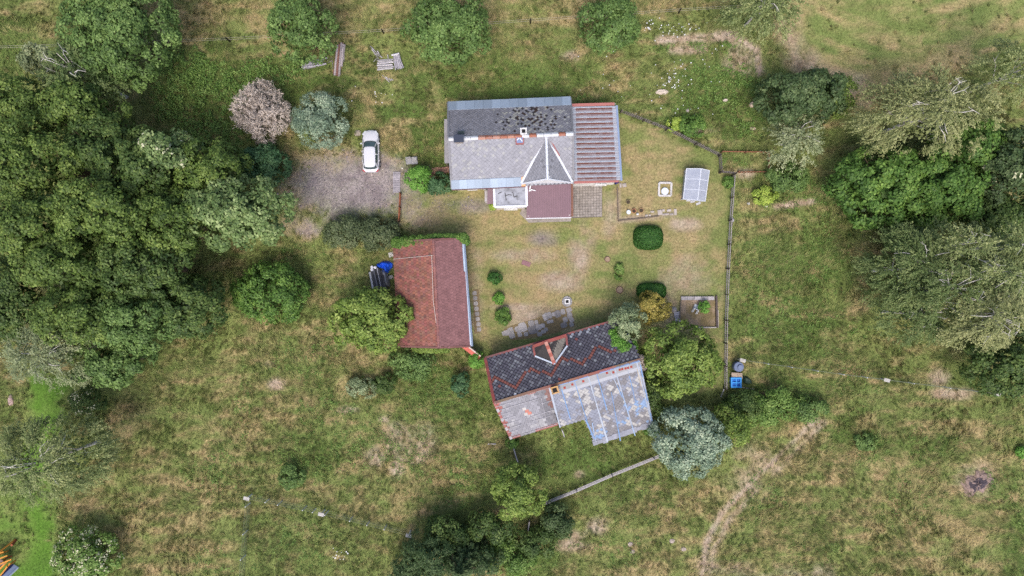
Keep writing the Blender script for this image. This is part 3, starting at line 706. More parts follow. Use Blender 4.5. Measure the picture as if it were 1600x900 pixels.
# ------------------------------------------------------------------ slate cottage (lower building)
def build_cottage():
    R = thing('cottage', 'derelict cottage with red zigzag on dark slate roof and peeling blue roof section', 'cottage', P(880, 595))
    ze, zr = 2.8, 5.5
    NW, NE = P(758, 559, ze), P(961, 500, ze); RW, RE = P(772.5, 629, zr), P(1000, 561.5, zr)
    NE = P(972, 497, ze)
    ed = (NE - NW).normalized(); up = V3((0, 0, 1)); so = V3((ed.y, -ed.x, 0))
    pol = [NW, NE, RE, RW]; dk = roof_deck(R, pol, M['slate'], C(34, 32, 36))
    zig = [(0.0, .70), (.045, .55), (.17, .17), (.27, .62), (.385, .18), (.45, .64), (.60, .22), (.72, .66), (.80, .50), (.9, .42)]
    plz = Plane(pol, ed); zu = [q[0] for q in plz.q]; zv = [q[1] for q in plz.q]
    def on_plane(px, py):
        d = P(px, py, 0) - V3((0, 0, H)); t = (plz.p0 - V3((0, 0, H))).dot(plz.N) / d.dot(plz.N); return plz.to2(V3((0, 0, H)) + d * t)
    zig = [on_plane(*q) for q in ((770, 598), (776, 589), (806.5, 604), (828, 576), (860, 586), (877, 559), (911, 568), (933, 543), (960, 549))]
    zig = [((a - min(zu)) / (max(zu) - min(zu)), (b - min(zv)) / (max(zv) - min(zv))) for a, b in zig]
    def segd(u, v, pts, k=.35):
        best = 9
        for (a, b), (c, d) in zip(pts, pts[1:]):
            ex, ey = c - a, (d - b) * k; L = ex * ex + ey * ey; t = min(1, max(0, ((u - a) * ex + (v - b) * k * ey) / L))
            best = min(best, math.hypot(u - a - t * ex, (v - b) * k - t * ey))
        return best
    def cn(u, v, i, j, r):
        g = r.uniform(.86, 1.14); q = r.random()
        if segd(u, v, zig) < .0105: return C(126, 78, 70, g)
        if u > .02 and r.random() < .004: return C(205, 205, 208)
        if q < .06: return C(122, 76, 74, g) if r.random() < .12 else C(128, 130, 136, g)
        if q < .38 and not (.52 < u < .75): return C(108, 108, 116, g)
        if v < .1 and u > .6: return C(146, 150, 160, g) if i % 2 else C(80, 80, 90, g)
        return C(84, 82, 92, g)
    slates(dk, pol, ed, .44, .44, 'diamond', .04, cn, M['slate'], lift=.035, jit=.012)
    # red verge and eave edging, ridge
    def run(a, b, n, w, h, colf, name, mat, lift=.08, ov=1.02):
        for i in range(n):
            m = MB(); m.cur = colf(i); p, q = a.lerp(b, i / n), a.lerp(b, min(1, (i + ov) / n)); m.bar(p + up * (lift + .004 * (i % 2)), q + up * (lift + .004 * (i % 2)), w, h, up); m.build(name, mat, R)
    red = lambda i: C(128 + (i * 37) % 22, 74, 70)
    run(NW, RW, 16, .3, .05, red, 'verge_tile', M['tile']); run(NW, NE, 40, .22, .05, lambda i: C(104 + (i * 29) % 26, 76, 76), 'eave_tile', M['tile'], .05)
    run(RW, RE, 36, .26, .1, lambda i: C(112 + (i * 31) % 30, 84 + (i * 13) % 14, 78), 'ridge_tile', M['tile'], .06)
    # dormer
    AP, F = P(866, 568, 4.75), P(852.5, 534, 4.75); L_, R_ = P(833, 541, 3.45), P(884.5, 524, 3.45)
    L2, R2 = P(836, 556, 3.7), P(886, 540, 3.7)
    def c1(u, v, i, j, r): return C(90, 90, 98, r.uniform(.8, 1.2))
    def c2(u, v, i, j, r): return C(124, 118, 110, r.uniform(.9, 1.1))
    for poly, cf in (([L_, F, AP, L2], c1), ([R_, F, AP, R2], c2)):
        poly = [p + up * .12 for p in poly]
        dk = roof_deck(R, poly, M['slate'], C(60, 56, 56), .08, 'dormer_slope'); slates(dk, poly, AP - F, .4, .4, 'diamond', .02 if cf is c1 else .006, cf, M['slate'], lift=.02)
    run(F + up * .12, AP + up * .12, 6, .34, .06, lambda i: C(158, 92, 80) if i % 2 else C(178, 130, 118), 'dormer_ridge_tile', M['tile'])
    run(F + up * .1, L_ + up * .1, 4, .3, .06, lambda i: C(140, 78, 72), 'dormer_verge_tile', M['tile']); run(F + up * .1, R_ + up * .1, 5, .32, .06, lambda i: C(150, 82, 76), 'dormer_verge_tile', M['tile'])
    run(L_ + up * .1, L2 + up * .1, 2, .22, .05, lambda i: C(140, 84, 80), 'dormer_verge_tile', M['tile']); run(R_ + up * .1, R2 + up * .1, 2, .2, .05, lambda i: C(132, 78, 76), 'dormer_verge_tile', M['tile'])
    for a, b in ((L2, AP), (AP, R2)):
        m = MB(); m.cur = C(196, 204, 216); m.bar(a + up * .24, b + up * .24, .16, .05); m.build('dormer_flashing', M['metal'], R)
    fl, fr = V3((L_.x + .2, L_.y - .15, 0)), V3((R_.x - .2, R_.y - .15, 0)); wall(R, fr, fl, 2.3, 3.4, .15, C(140, 132, 126), peak=(.5, 4.7), name='dormer_wall')
    # sheet covered south west slope
    zs = 2.7
    A, B, Cc, D = P(798.5, 686, zs), P(872, 664, zs), RW.lerp(RE, .395), RW
    A = P(799, 686, zs)
    roof_deck(R, [A, B, Cc, D], M['slate'], C(70, 62, 64), .1, 'roof_slope', drop=.02)
    pt = lambda u, v: A.lerp(B, u).lerp(D.lerp(Cc, u), v); pl = Plane([A, B, Cc, D], B - A)
    def cg(u, v, i, j, r):
        g = r.uniform(.85, 1.12); n = float(fbm(u * 8, v * 8, 1.3, 77, 3))
        if u < .1 and n > .36: return C(152, 96, 90, g)
        if (v < .07 or v > .92) and n > .5: return C(150, 96, 92, g)
        if math.hypot((u - .47) / .14, (v - .62) / .16) < .6 + (n - .5) * 2: return C(172, 112, 100, g) if r.random() < .6 else C(182, 178, 176, g)
        if u > .86 and v > .5: return C(124, 94, 90, g)
        if n > .6: return C(150, 149, 153, g)
        return C(136, 135, 142, g) if u < .7 else C(116, 115, 121, g)
    slates(bpy.data.objects[[o.name for o in R.children if o.name.startswith('roof_slope')][-1]], [A, B, Cc, D], B - A, .4, .36, 'rect', .008, cg, M['slate'], lift=.025, jit=.01)
    for k, (v, u0, u1) in enumerate(((.05, .0, .2), (.05, .3, .98), (.2, 0, .22), (.3, -.02, .3), (.42, -.03, .28), (.42, .5, .98), (.55, -.03, .25), (.66, .74, 1.0), (.68, -.03, .2), (.8, -.02, .74), (.9, -.02, .3), (.3, .5, .9), (.98, 0, .95))):
        m = MB(); m.cur = C(166, 164, 170); m.bar(pt(u0, v) + pl.N * .065, pt(u1, v) + pl.N * .065, .05, .05, pl.N); m.build('batten', M['wood'], R)
    for u, v0, v1 in ((.42, .02, .45), (.62, .05, .3), (.78, .3, .8), (.5, .78, .97)):
        m = MB(); m.cur = C(158, 156, 164); m.bar(pt(u, v0) + pl.N * .07, pt(u, v1) + pl.N * .07, .045, .04, pl.N); m.build('batten', M['wood'], R)
    run(A, D, 12, .26, .05, lambda i: C(140 + (i * 17) % 16, 92, 88) if i % 3 else C(160, 156, 160), 'verge_tile', M['tile'], .06)
    # blue roof
    za = 2.7; zb = 2.25
    up_l, up_r = RW.lerp(RE, .37), RE
    pb = [P(874, 665, za), P(914.5, 653.5, za + .15), P(928, 693, zb), P(1021, 663, zb), P(1000.5, 562.5, zr), P(857.5, 604.5, zr)]
    # keep it planar: heights follow the slope from the ridge
    dslope = (zr - zb) / ((P(1000.5, 562.5, zr) - P(1021, 663, zb)).dot(so))
    dslope = abs(dslope)
    def on_slope(px, py):
        z = 3.5
        for _ in range(12):
            p = P(px, py, z); dist = (p - RE).dot(so); z = zr - dslope * dist
        return P(px, py, z)
    pb = [on_slope(876, 667), on_slope(914, 655), on_slope(929, 693), on_slope(1021, 662), on_slope(1000.5, 562.5), on_slope(858, 605)]
    dk = roof_deck(R, pb, M['slate'], C(118, 118, 128), .12, 'roof_slope', drop=.01)
    plb = Plane(pb, ed)
    rb = random.Random(5); blobs = [(rb.random(), rb.random(), rb.uniform(.012, .036)) for _ in range(64)]
    def cb(u, v, i, j, r):
        g = r.uniform(.93, 1.06)
        nb = float(fbm(u * 10, v * 10, 1.1, 40, 3))
        if v < .22 and u > .3 and nb > .47 and r.random() < .42: return C(122, 146, 180, g)
        if u > .72 and v < .45 and nb > .47 and r.random() < .38: return C(124, 146, 178, g)
        for bu, bv, br in blobs:
            if max(abs((u - bu) + (v - bv) * .7), abs((u - bu) - (v - bv) * .7) * .6) < br: return C(164, 162, 161, g)
        if r.random() < .07: return C(150, 149, 154, g)
        if r.random() < .06: return C(118, 116, 122, g)
        return C(120, 118, 122, g) if nb < .45 else C(130, 133, 146, g)
    slates(dk, pb, ed, .42, .42, 'diamond', .014, cb, M['slate'], lift=.022, jit=.006)
    P3 = lambda px, py, h=.1: (lambda p: p + plb.N * h)(on_slope(px, py))
    # upper sheet band and holes
    tl, tr_, bl_, br_ = (874, 601), (1000, 563.5), (877, 610), (1002, 571.5)
    for i in range(9):
        t0, t1 = i / 9, (i + 1) / 9; lp = lambda a, b, t: (a[0] + (b[0] - a[0]) * t, a[1] + (b[1] - a[1]) * t)
        q = [P3(*lp(bl_, br_, t0), .05), P3(*lp(bl_, br_, t1), .05), P3(*lp(tl, tr_, t1), .05), P3(*lp(tl, tr_, t0), .05)]
        m = MB(); m.cur = C(140, 140, 144, .88 + .06 * (i % 4)); hh = plb.N * (.03 + .005 * (i % 2)); m.box8(q + [p + hh for p in q]); m.build('ridge_sheet', M['metal'], R)
        q = [P3(lp(bl_, br_, t0)[0] + 1.5, lp(bl_, br_, t0)[1] + 5, .04), P3(lp(bl_, br_, t1)[0] + 1.5, lp(bl_, br_, t1)[1] + 5, .04), P3(*lp(bl_, br_, t1), .04), P3(*lp(bl_, br_, t0), .04)]
        m = MB(); m.cur = C(158, 160, 168); m.box8(q + [p + plb.N * .025 for p in q]); m.build('ridge_sheet', M['metal'], R)
    for px, py in ((882, 605), (894, 600), (911, 595), (948, 582), (958, 581), (968, 577), (972, 576), (977, 575), (981, 574), (986, 572.5)):
        p = P3(px, py, .07); m = MB(); m.cur = C(142, 58, 50); m.box8([p + ed * sx * .11 + plb.V * sy * .12 + plb.N * sz * .03 for sz in (-1, 1) for sx, sy in ((-1, -1), (1, -1), (1, 1), (-1, 1))]); m.build('exposed_brick', M['tile'], R)
    # standing seams: strong blue and whitish strips
    seams = [((858, 603), (875, 667), 'w', .24), ((877, 607), (891, 654), 'b', .12), ((897, 594), (917, 657), 'b', .14), ((919, 588), (949, 689), 'w', .2), ((932, 583), (948, 640), 'b', .12), ((955, 612), (969, 688), 'b', .12), ((960, 575), (992, 680), 'm', .16), ((978, 566), (993, 628), 'b', .1), ((994, 563), (1018, 662), 'w', .14), ((1000, 569), (1019, 662), 'b', .18), ((915, 655), (928, 684), 'b', .2), ((955, 582), (972, 620), 'b', .1), ((925, 660), (931, 690), 'm', .1)]
    for (a, b, k, w) in seams:
        a3, b3 = P3(*a, .05), P3(*b, .05); n = max(2, int((a3 - b3).length / 1.4)); m = MB()
        for i in range(n):
            m.cur = {'b': C(106, 138, 180), 'w': C(156, 164, 178), 'm': C(136, 158, 188)}[k] if rb.random() < .7 else C(148, 156, 172)
            m.bar(a3.lerp(b3, i / n), a3.lerp(b3, (i + 1.01) / n), w * rb.uniform(.45, 1.0), .09, plb.N)
        m.build('roof_seam', M['paint'], R)
    for i in range(8):
        if i == 3: continue
        m = MB(); m.cur = C(104, 148, 200)
        p, q = (872 + i * 16, 602.5 - i * 4.75), (872 + (i + .92) * 16, 602.5 - (i + .92) * 4.75); m.bar(P3(p[0], p[1] - 2, .1), P3(q[0], q[1] - 2, .1), .16, .08, plb.N)
        m.build('ridge_strip', M['paint'], R)
    for k in range(12):     # ragged lower sheets
        px = 930 + k * 7.6; py = 692 - k * 2.55; q = P3(px, py, .03); m = MB(); m.cur = C(136, 138, 150, .88 + .05 * (k % 5))
        e = .26; l = rb.uniform(.2, .42)
        m.box8([q + ed * s * e + plb.V * t * l + plb.N * z for z in (0, .03) for s, t in ((-1, -1), (1, -1), (1, 1), (-1, 1))]); m.build('roof_slate', M['slate'], R)
    # chimney
    c = P(867, 609.5, 6.1); chimney(R, c, .62, .58, 4.6, 6.05, C(176, 140, 104), math.atan2(ed.y, ed.x), C(190, 150, 100), True)
    # walls
    wc = C(168, 160, 150); f = lambda p, a, b: V3((p.x, p.y, 0)) + ed * a - so * b
    nw, ne = f(NW, .3, -.35), f(NE, -.3, -.35); sw = f(A, .3, .35); mid = f(pb[1], -.1, .4); s2 = f(pb[2], .25, .4); se = f(pb[3], -.3, .4)
    hz = lambda p: zr - dslope * (p - RE).dot(so) - .14
    wall(R, ne, nw, 0, ze, .25, wc); wall(R, nw, sw, 0, zs, .25, wc, peak=(.47, zr - .25))
    wall(R, sw, f(B, 0, .35), 0, zs, .25, wc); wall(R, s2, se, 0, hz(s2), .25, wc); wall(R, se, ne, 0, hz(se), .25, wc, za=hz(se), zb=ze, peak=(.56, zr - .3))
    wall(R, mid, s2, 0, hz(mid), .25, wc, za=hz(mid) - .1, zb=hz(s2)); wall(R, f(B, 0, .35), mid, 0, hz(mid) - .1, .25, wc)
    window(R, sw.lerp(f(B, 0, .35), .3) + so * .14, sw.lerp(f(B, 0, .35), .5) + so * .14, .9, 1.9, so); window(R, s2.lerp(se, .4) + so * .14, s2.lerp(se, .6) + so * .14, .8, 1.6, so)
    return R
cottage = build_cottage()

# ------------------------------------------------------------------ white car
def build_car():
    c = P(579, 236, 0.8); R = thing('car', 'white hatchback car parked on the gravel drive', 'car', (c.x, c.y, 0), math.radians(0.8))
    OFF[R.name] = V3()       # local coordinates, nose towards +y
    def loft(secs, prof_fn, mat, name, parent, closed=False, sub=1):
        m = MB(); rows = [[V3(p) for p in prof_fn(s)] for s in secs]; n = len(rows[0])
        base = 0
        for r_ in rows: m.v += [tuple(p) for p in r_]
        for i in range(len(rows) - 1):
            for j in range(n - 1):
                a = i * n + j; m.f.append((a, a + 1, a + n + 1, a + n)); m.c.append((1, 1, 1)); m.m.append(0)
        m.f.append(tuple(range(n))[::-1]); m.f.append(tuple((len(rows) - 1) * n + k for k in range(n))); m.c += [(1, 1, 1)] * 2; m.m += [0, 0]
        o = m.build(name, mat, parent, smooth=True)
        if sub: sm = o.modifiers.new('smooth', 'SUBSURF'); sm.levels = sub; sm.render_levels = sub
        return o
    # y, half width, top z at centre, shoulder z
    S = [(-2.22, .62, .86, .80), (-2.18, .74, .92, .86), (-2.0, .84, .98, .95), (-1.5, .885, 1.0, .97), (-.6, .895, 1.0, .95), (.3, .895, .99, .93), (.9, .89, .97, .90), (1.3, .88, .94, .86), (1.75, .83, .86, .78), (2.05, .70, .76, .70), (2.2, .52, .66, .62), (2.25, .40, .58, .56)]
    def prof(s):
        y, w, zt, zs = s; h = []
        for x, z in ((.0, zt), (.45, zt - .005), (.78, zt - .03), (.93, zs), (1.0, zs - .16), (1.0, .5), (.97, .3), (.86, .2)): h.append((x * w, z))
        return [(-x, y, z) for x, z in h[::-1]] + [(x, y, z) for x, z in h[1:]]
    body = loft(S, prof, M['carpaint'], 'body', R)
    # greenhouse in dark glass
    G = [(-1.98, .66, .55, .97, 1.02), (-1.72, .74, .58, .97, 1.36), (-1.3, .78, .61, .97, 1.44), (-.4, .80, .63, .97, 1.47), (.25, .80, .62, .96, 1.45), (.55, .79, .60, .95, 1.34), (1.1, .74, .62, .93, .99)]
    def gp(s):
        y, wb, wt, zb, zt = s; h = [(0, zt), (wt * .8, zt - .015), (wt, zt - .05), (wb, zb)]
        return [(-x, y, z) for x, z in h[::-1]] + [(x, y, z) for x, z in h[1:]]
    cab = loft(G, gp, M['glass'], 'window_glass', R, sub=1)
    # roof panel
    Rf = [(-1.82, .54, 1.37), (-1.6, .585, 1.43), (-1.2, .61, 1.475), (-.4, .63, 1.5), (.15, .62, 1.485), (.38, .595, 1.45)]
    def rp(s):
        y, w, z = s; h = [(0, z), (.5 * w, z - .006), (.85 * w, z - .025), (w, z - .06), (w * .98, z - .09)]
        return [(-x, y, zz) for x, zz in h[::-1]] + [(x, y, zz) for x, zz in h[1:]]
    roof = loft(Rf, rp, M['carpaint'], 'roof', R)
    for sx in (-1, 1):
        for pts, w, nm in (([(.6, .38, 1.41), (.69, .72, 1.2), (.775, 1.12, .96)], .075, 'front_pillar'), ([(.635, -.45, 1.43), (.8, -.42, .97)], .05, 'middle_pillar'), ([(.6, -1.35, 1.41), (.72, -1.62, 1.18), (.79, -1.78, .98)], .16, 'rear_pillar')):
            m = MB()
            for a, b in zip(pts, pts[1:]): m.bar((a[0] * sx, a[1], a[2]), (b[0] * sx, b[1], b[2]), w, .05, (sx, 0, .5))
            m.build(nm, M['carpaint'] if nm != 'middle_pillar' else M['rubber'], R)
        m = MB(); m.bar((.84 * sx, .78, 1.0), (1.02 * sx, .74, 1.02), .11, .15, (0, 0, 1)); m.build('wing_mirror', M['carpaint'], R)
        m = MB(); m.bar((.84 * sx, -2.0, .84), (.6 * sx, -2.21, .82), .1, .18); m.build('tail_light', M['lamp_red'], R)
        m = MB(); m.bar((.80 * sx, 1.72, .80), (.52 * sx, 2.12, .70), .16, .12); m.build('headlight', M['lamp_clear'], R)
        for yy in (.05, -.95): m = MB(); m.cur = C(200, 200, 205); m.bar((.9 * sx, yy, .82), (.9 * sx, yy - .18, .82), .04, .04); m.build('door_handle', M['plastic'], R)
        for y in (1.38, -1.32):
            w = MB(); w.cur = C(28, 28, 30); w.tube([(.92 * sx, y, .32), (.68 * sx, y, .32)], [.32, .32], 20); wo = w.build('wheel', M['rubber'], R)
            rm = MB(); rm.tube([(.935 * sx, y, .32), (.9 * sx, y, .32)], [.2, .21], 12); rm.build('rim', M['chrome'], wo)
    m = MB(); m.bar((0, -1.72, 1.44), (0, -1.88, 1.56), .025, .025); m.cur = (0.02,) * 3; m.build('antenna', M['rubber'], R)
    m = MB(); m.cur = C(30, 30, 34); m.bar((-.5, 2.2, .42), (.5, 2.2, .42), .14, .1); m.build('grille', M['rubber'], R)
    m = MB(); m.cur = C(220, 220, 215); m.bar((-.26, 2.27, .45), (.26, 2.27, .45), .02, .11); m.build('number_plate', M['plastic'], R)
build_car()

# ------------------------------------------------------------------ fences
def upright(m, p, h, w, c=None): m.box(p.x, p.y, 0, w, w, h, 0, c)
PICK = {}
def picket_mesh(h, w, t, colr, key):
    if key not in PICK:
        m = MB(); m.cur = colr; m.box8([(-w / 2, -t / 2, .06), (w / 2, -t / 2, .06), (w / 2, t / 2, .06), (-w / 2, t / 2, .06), (-w / 2, -t / 2, h - .05), (w / 2, -t / 2, h - .05), (w / 2, t / 2, h - .05), (-w / 2, t / 2, h - .05)])
        m.face([(-w / 2, -t / 2, h - .05), (w / 2, -t / 2, h - .05), (0, 0, h)]); m.face([(w / 2, t / 2, h - .05), (-w / 2, t / 2, h - .05), (0, 0, h)])
        m.face([(w / 2, -t / 2, h - .05), (w / 2, t / 2, h - .05), (0, 0, h)]); m.face([(-w / 2, t / 2, h - .05), (-w / 2, -t / 2, h - .05), (0, 0, h)])
        PICK[key] = m.mesh('picket', M['wood'])
    return PICK[key]
def picket_fence(name, label, pts, h, space, colr, key, rail_c, post_c, post_every=2.4, cat='fence', group=None):
    w = [P(*p) for p in pts]; base = w[len(w) // 2]; R = thing(name, label, cat, base, group=group); rr = random.Random(len(pts)); pm = picket_mesh(h, .075, .025, colr, key)
    for a, b in zip(w, w[1:]):
        d = (b - a); L = d.length; d.normalize(); sd = V3((-d.y, d.x, 0)); an = math.atan2(d.y, d.x)
        for z in (.3, h - .22):
            m = MB(); m.cur = rail_c; m.bar(a + V3((0, 0, z)), b + V3((0, 0, z)), .05, .09); m.build('rail', M['wood'], R)
        np_ = max(1, round(L / post_every))
        for i in range(np_ + 1):
            p = a.lerp(b, i / np_); m = MB(); m.cur = post_c; upright(m, p - sd * .07, h + .02, .1); m.build('post', M['wood'], R)
        n = int(L / space)
        for i in range(n):
            if rr.random() < .03: continue
            p = a.lerp(b, (i + .5) / n) + sd * .04
            link('picket', pm, R, p - base + V3((0, 0, rr.uniform(-.04, .03))), (rr.uniform(-.03, .03), rr.uniform(-.03, .03), an))
    return R
gp_, dk_ = C(150, 143, 146), C(74, 66, 62)
picket_fence('picket_fence', 'grey picket fence slanting away from the rusty annex roof', [(969, 176), (1040, 203), (1085, 226), (1122, 244), (1124, 270), (1146, 272)], 1.15, .2, gp_, 'a', C(96, 88, 86), dk_)
picket_fence('picket_fence', 'long straight grey picket fence between the garden and the rough meadow', [(1144, 275), (1139, 345), (1135, 420), (1132, 500), (1131, 606)], 1.2, .2, gp_, 'a', C(168, 160, 160), dk_)
picket_fence('rusty_enclosure', 'low rusty brown railing enclosing a weedy plot beside the picket fence', [(1126, 238), (1199, 239), (1199, 269), (1152, 270)], .75, .3, C(120, 84, 66), 'r', C(134, 90, 68), C(110, 74, 58))
def rail_fence(label, pts, h, colr, post_every=3.2, name='rail_fence', rails=(.35, .7, 1.0)):
    w = [P(*p) for p in pts]; R = thing(name, label, 'fence', w[0])
    for a, b in zip(w, w[1:]):
        L = (b - a).length; d = (b - a).normalized(); sd = V3((-d.y, d.x, 0))
        for k, z in enumerate(rails):
            m = MB(); m.cur = colr; m.bar(a + V3((0, 0, z * h)) + sd * .06, b + V3((0, 0, z * h)) + sd * .06, .07, .1); m.build('rail', M['wood'], R)
        n = max(1, round(L / post_every))
        for i in range(n + 1): m = MB(); m.cur = dk_; upright(m, a.lerp(b, i / n), h + .05, .1); m.build('post', M['wood'], R)
rail_fence('pale three-rail fence running from the round tree to the blue-grey tree', [(850, 784), (900, 764), (955, 740), (1020, 714), (1045, 704)], 1.15, C(172, 166, 170))
rail_fence('short stretch of pale rail fence below the corner of the grey sheeted roof', [(799, 690), (809, 722)], 1.1, C(160, 155, 158))
rail_fence('stub of pale rail fence poking out beneath the round tree', [(826, 810), (824, 824)], 1.1, C(172, 168, 172))

def wire_fence(label, pts, posts, plates, h=1.5, net=True, post_c=C(205, 206, 210), wire_c=C(104, 112, 92), post_w=.1, plate_c=C(180, 176, 172), tilt=0):
    w = [P(*p) for p in pts]; R = thing('wire_fence', label, 'fence', w[0]); tot = [0]
    for a, b in zip(w, w[1:]): tot.append(tot[-1] + (b - a).length)
    def at(s):
        for k in range(len(w) - 1):
            if s <= tot[k + 1] + 1e-6: return w[k].lerp(w[k + 1], (s - tot[k]) / (tot[k + 1] - tot[k]))
        return w[-1]
    for s in posts:
        p = at(s * tot[-1]); m = MB(); m.cur = post_c; m.tube([p, p + V3((tilt, 0, h + .05))], [post_w * .6, post_w * .5], 6); m.build('post', M['wire'], R)
    for s in plates:
        p = at(s * tot[-1]); m = MB(); m.cur = post_c; m.tube([p, p + V3((0, 0, h))], [.08, .07], 6); m.build('post', M['concrete'], R)
        m = MB(); m.cur = plate_c; m.box(p.x, p.y, h, .62, .36, .06, -.25); m.build('post_cap', M['concrete'], R)
    zs = (.1, h * .5, h) if net else (h * .55, h)
    for a, b in zip(w, w[1:]):
        for z in zs: m = MB(); m.cur = wire_c if net else C(170, 164, 150); m.bar(a + V3((0, 0, z)), b + V3((0, 0, z)), .016, .016); m.build('strand', M['wire'], R)
    if net:
        m = MB(); m.cur = wire_c
        for a, b in zip(w, w[1:]):
            L = (b - a).length; d = (b - a) / L; n = int(L / .4); st = h
            for i in range(n):
                s0 = i * .4
                for sg in (1, -1):
                    s1 = s0 + sg * h
                    if 0 <= s1 <= L: m.bar(a + d * s0 + V3((0, 0, .05)), a + d * s1 + V3((0, 0, h)), .012, .012)
        m.build('netting', M['wire'], R, kind='stuff')
wire_fence('wire netting fence on thin white posts in the lower meadow', [(381, 905), (393, 772), (520, 799), (642, 829)], [.1, .2, .31, .42, .47, .57, .61, .66, .76, .83, .9], [.345, .645, 1.0])
wire_fence('wire netting fence from the water butt towards the birches', [(1146, 560), (1300, 582), (1545, 613)], [.12, .21, .31, .41, .5, .68, .82, .93], [.02, .575, 1.0], h=1.3)
wire_fence('two-strand wire fence on dark stakes along the upper pasture', [(-60, 80), (66, 76), (362, 65), (602, 52), (832, 36), (1064, 20), (1200, 12)], [.0993, .333, .523, .705, .889], [], h=1.1, net=False, post_c=C(40, 36, 32), post_w=.16, tilt=.0)

# ------------------------------------------------------------------ gate, pallet, small yard things
g = thing('gate', 'rust brown field gate across the track below the pallet', 'gate', P(625, 325))
m = MB()
for k, z in enumerate((.25, .6, 1.0)):
    m = MB(); m.cur = C(142, 84, 58); m.bar(P(627, 304) + V3((0, 0, z)), P(625, 345) + V3((0, 0, z)), .06, .1); m.build('gate_bar', M['wood'], g)
for p in ((627, 303), (626, 324.5), (625, 346)): m = MB(); m.cur = C(86, 58, 48); upright(m, P(*p), 1.15, .12); m.build('gate_post', M['wood'], g)
def pallet(label, px, py, w, l, rz, nsl, colr, z=0, group=None):
    c = P(px, py); R = thing('pallet', label, 'pallet', (c.x, c.y, z), rz, group); OFF[R.name] = V3(); rr = random.Random(int(px))
    for x in (-w * .42, 0, w * .42): m = MB(); m.cur = tuple(q * .8 for q in colr); m.box(x, 0, 0, .1, l, .1); m.build('bearer', M['wood'], R)
    for i in range(nsl):
        y = -l / 2 + (i + .5) * l / nsl; m = MB(); fq = rr.uniform(.82, 1.1); m.cur = tuple(q * fq for q in colr); m.box(rr.uniform(-.02, .02), y, .1, w, l / nsl * .86, .03); m.build('slat', M['wood'], R)
pallet('long grey slatted pallet lying beside the drive gate', 620, 285, .78, 2.25, .0, 12, C(158, 152, 158))
pallet('grey weathered slatted board beside the raised bed', 1058, 495, .62, 1.1, .15, 6, C(160, 158, 166))
def chair(label, px, py, rz, colr, tip=0):
    c = P(px, py); R = thing('garden_chair', label, 'chair', (c.x, c.y, 0), rz); OFF[R.name] = V3()
    if tip: R.rotation_euler = (math.radians(tip), 0, rz); R.location.z = .44
    m = MB(); m.cur = colr; m.box(0, 0, .42, .55, .52, .05); m.build('seat', M['plastic'], R)
    m = MB(); m.cur = colr; m.bar((0, .27, .44), (0, .4, .95), .55, .05, (0, 1, .2)); m.build('backrest', M['plastic'], R)
    for x in (-.24, .24):
        for y in (-.22, .24): m = MB(); m.cur = colr; m.box(x, y, 0, .06, .06, .42); m.build('leg', M['plastic'], R)
        m = MB(); m.cur = colr; m.bar((x * 1.1, -.2, .64), (x * 1.1, .3, .68), .07, .04); m.build('armrest', M['plastic'], R)
chair('grey plastic chair standing behind the round bright shrub', 640, 254, .1, C(150, 148, 150))
m = MB(); m.cur = C(168, 165, 165); p = P(648.5, 252); m.box(p.x, p.y, 0, .62, .75, .5, .1); m.box(p.x + .1, p.y + .1, .5, .3, .3, .22, .4)
o = m.build('feed_box', M['concrete'], None); tag(o, 'pale grey box beside the chair behind the round shrub', 'box')
# firewood heap against the house
rr = random.Random(4)
fm = MB(); fm.cur = C(168, 130, 112); fm.tube([(-.17, 0, 0), (.17, 0, 0)], [.075, .07], 7); FM1 = fm.mesh('firewood_log', M['wood'])
fm = MB(); fm.cur = C(140, 104, 92); fm.tube([(-.18, 0, 0), (.18, 0, 0)], [.07, .06], 5); FM2 = fm.mesh('firewood_log', M['wood'])
for i in range(16):
    for j in range(3):
        for k in range(2):
            p = P(677.5 + i * 1.55, 270.5 - j * 2.9 - i * .12, 0); o = link('firewood_log', FM1 if (i + j + k) % 2 else FM2, None, (p.x, p.y, .075 + k * .13 + rr.uniform(0, .02)), (rr.uniform(-.1, .1), rr.uniform(-.15, .15), rr.uniform(0, 3.1)))
            tag(o, 'split firewood log heaped against the west wall of the house', 'log', 'firewood heaped by the house')
# blue tarpaulin, grey sheet, planks
def cloth(name, label, pts, hmax, colr, seed, mat='fabric', parent=None):
    w = [P(*p) for p in pts]; cx = sum(p.x for p in w) / len(w); cy = sum(p.y for p in w) / len(w); nr, na = 9, 44; m = MB(); idx = {}
    import bisect
    def edge(t):
        k = int(t * len(w)) % len(w); return w[k].lerp(w[(k + 1) % len(w)], t * len(w) - int(t * len(w)))
    for i in range(nr + 1):
        for a in range(na):
            e = edge(a / na); s = i / nr; x = cx + (e.x - cx) * s; y = cy + (e.y - cy) * s
            f = float(fbm(np.array(x * 1.0), np.array(y * 1.0), .8, seed, 3)); rid = abs(f - .5) * 2
            m.v.append((x + (f - .5) * .2, y, max(.03, hmax * (1 - s ** 3) * (.45 + 1.1 * (1 - rid) * (.4 + f)) + .03)))
    for i in range(nr):
        for a in range(na):
            m.f.append((i * na + a, i * na + (a + 1) % na, (i + 1) * na + (a + 1) % na, (i + 1) * na + a)[::-1]); m.c.append(colr); m.m.append(0)
    o = m.build(name, M[mat], parent); tag(o, label, 'tarpaulin'); return o
cloth('tarpaulin', 'crumpled bright blue tarpaulin against the red barn', [(588, 413), (598, 408), (608, 407.5), (615, 410), (615, 417), (609, 424), (605, 430), (601, 421), (591, 418)], .75, C(28, 84, 214), 3)
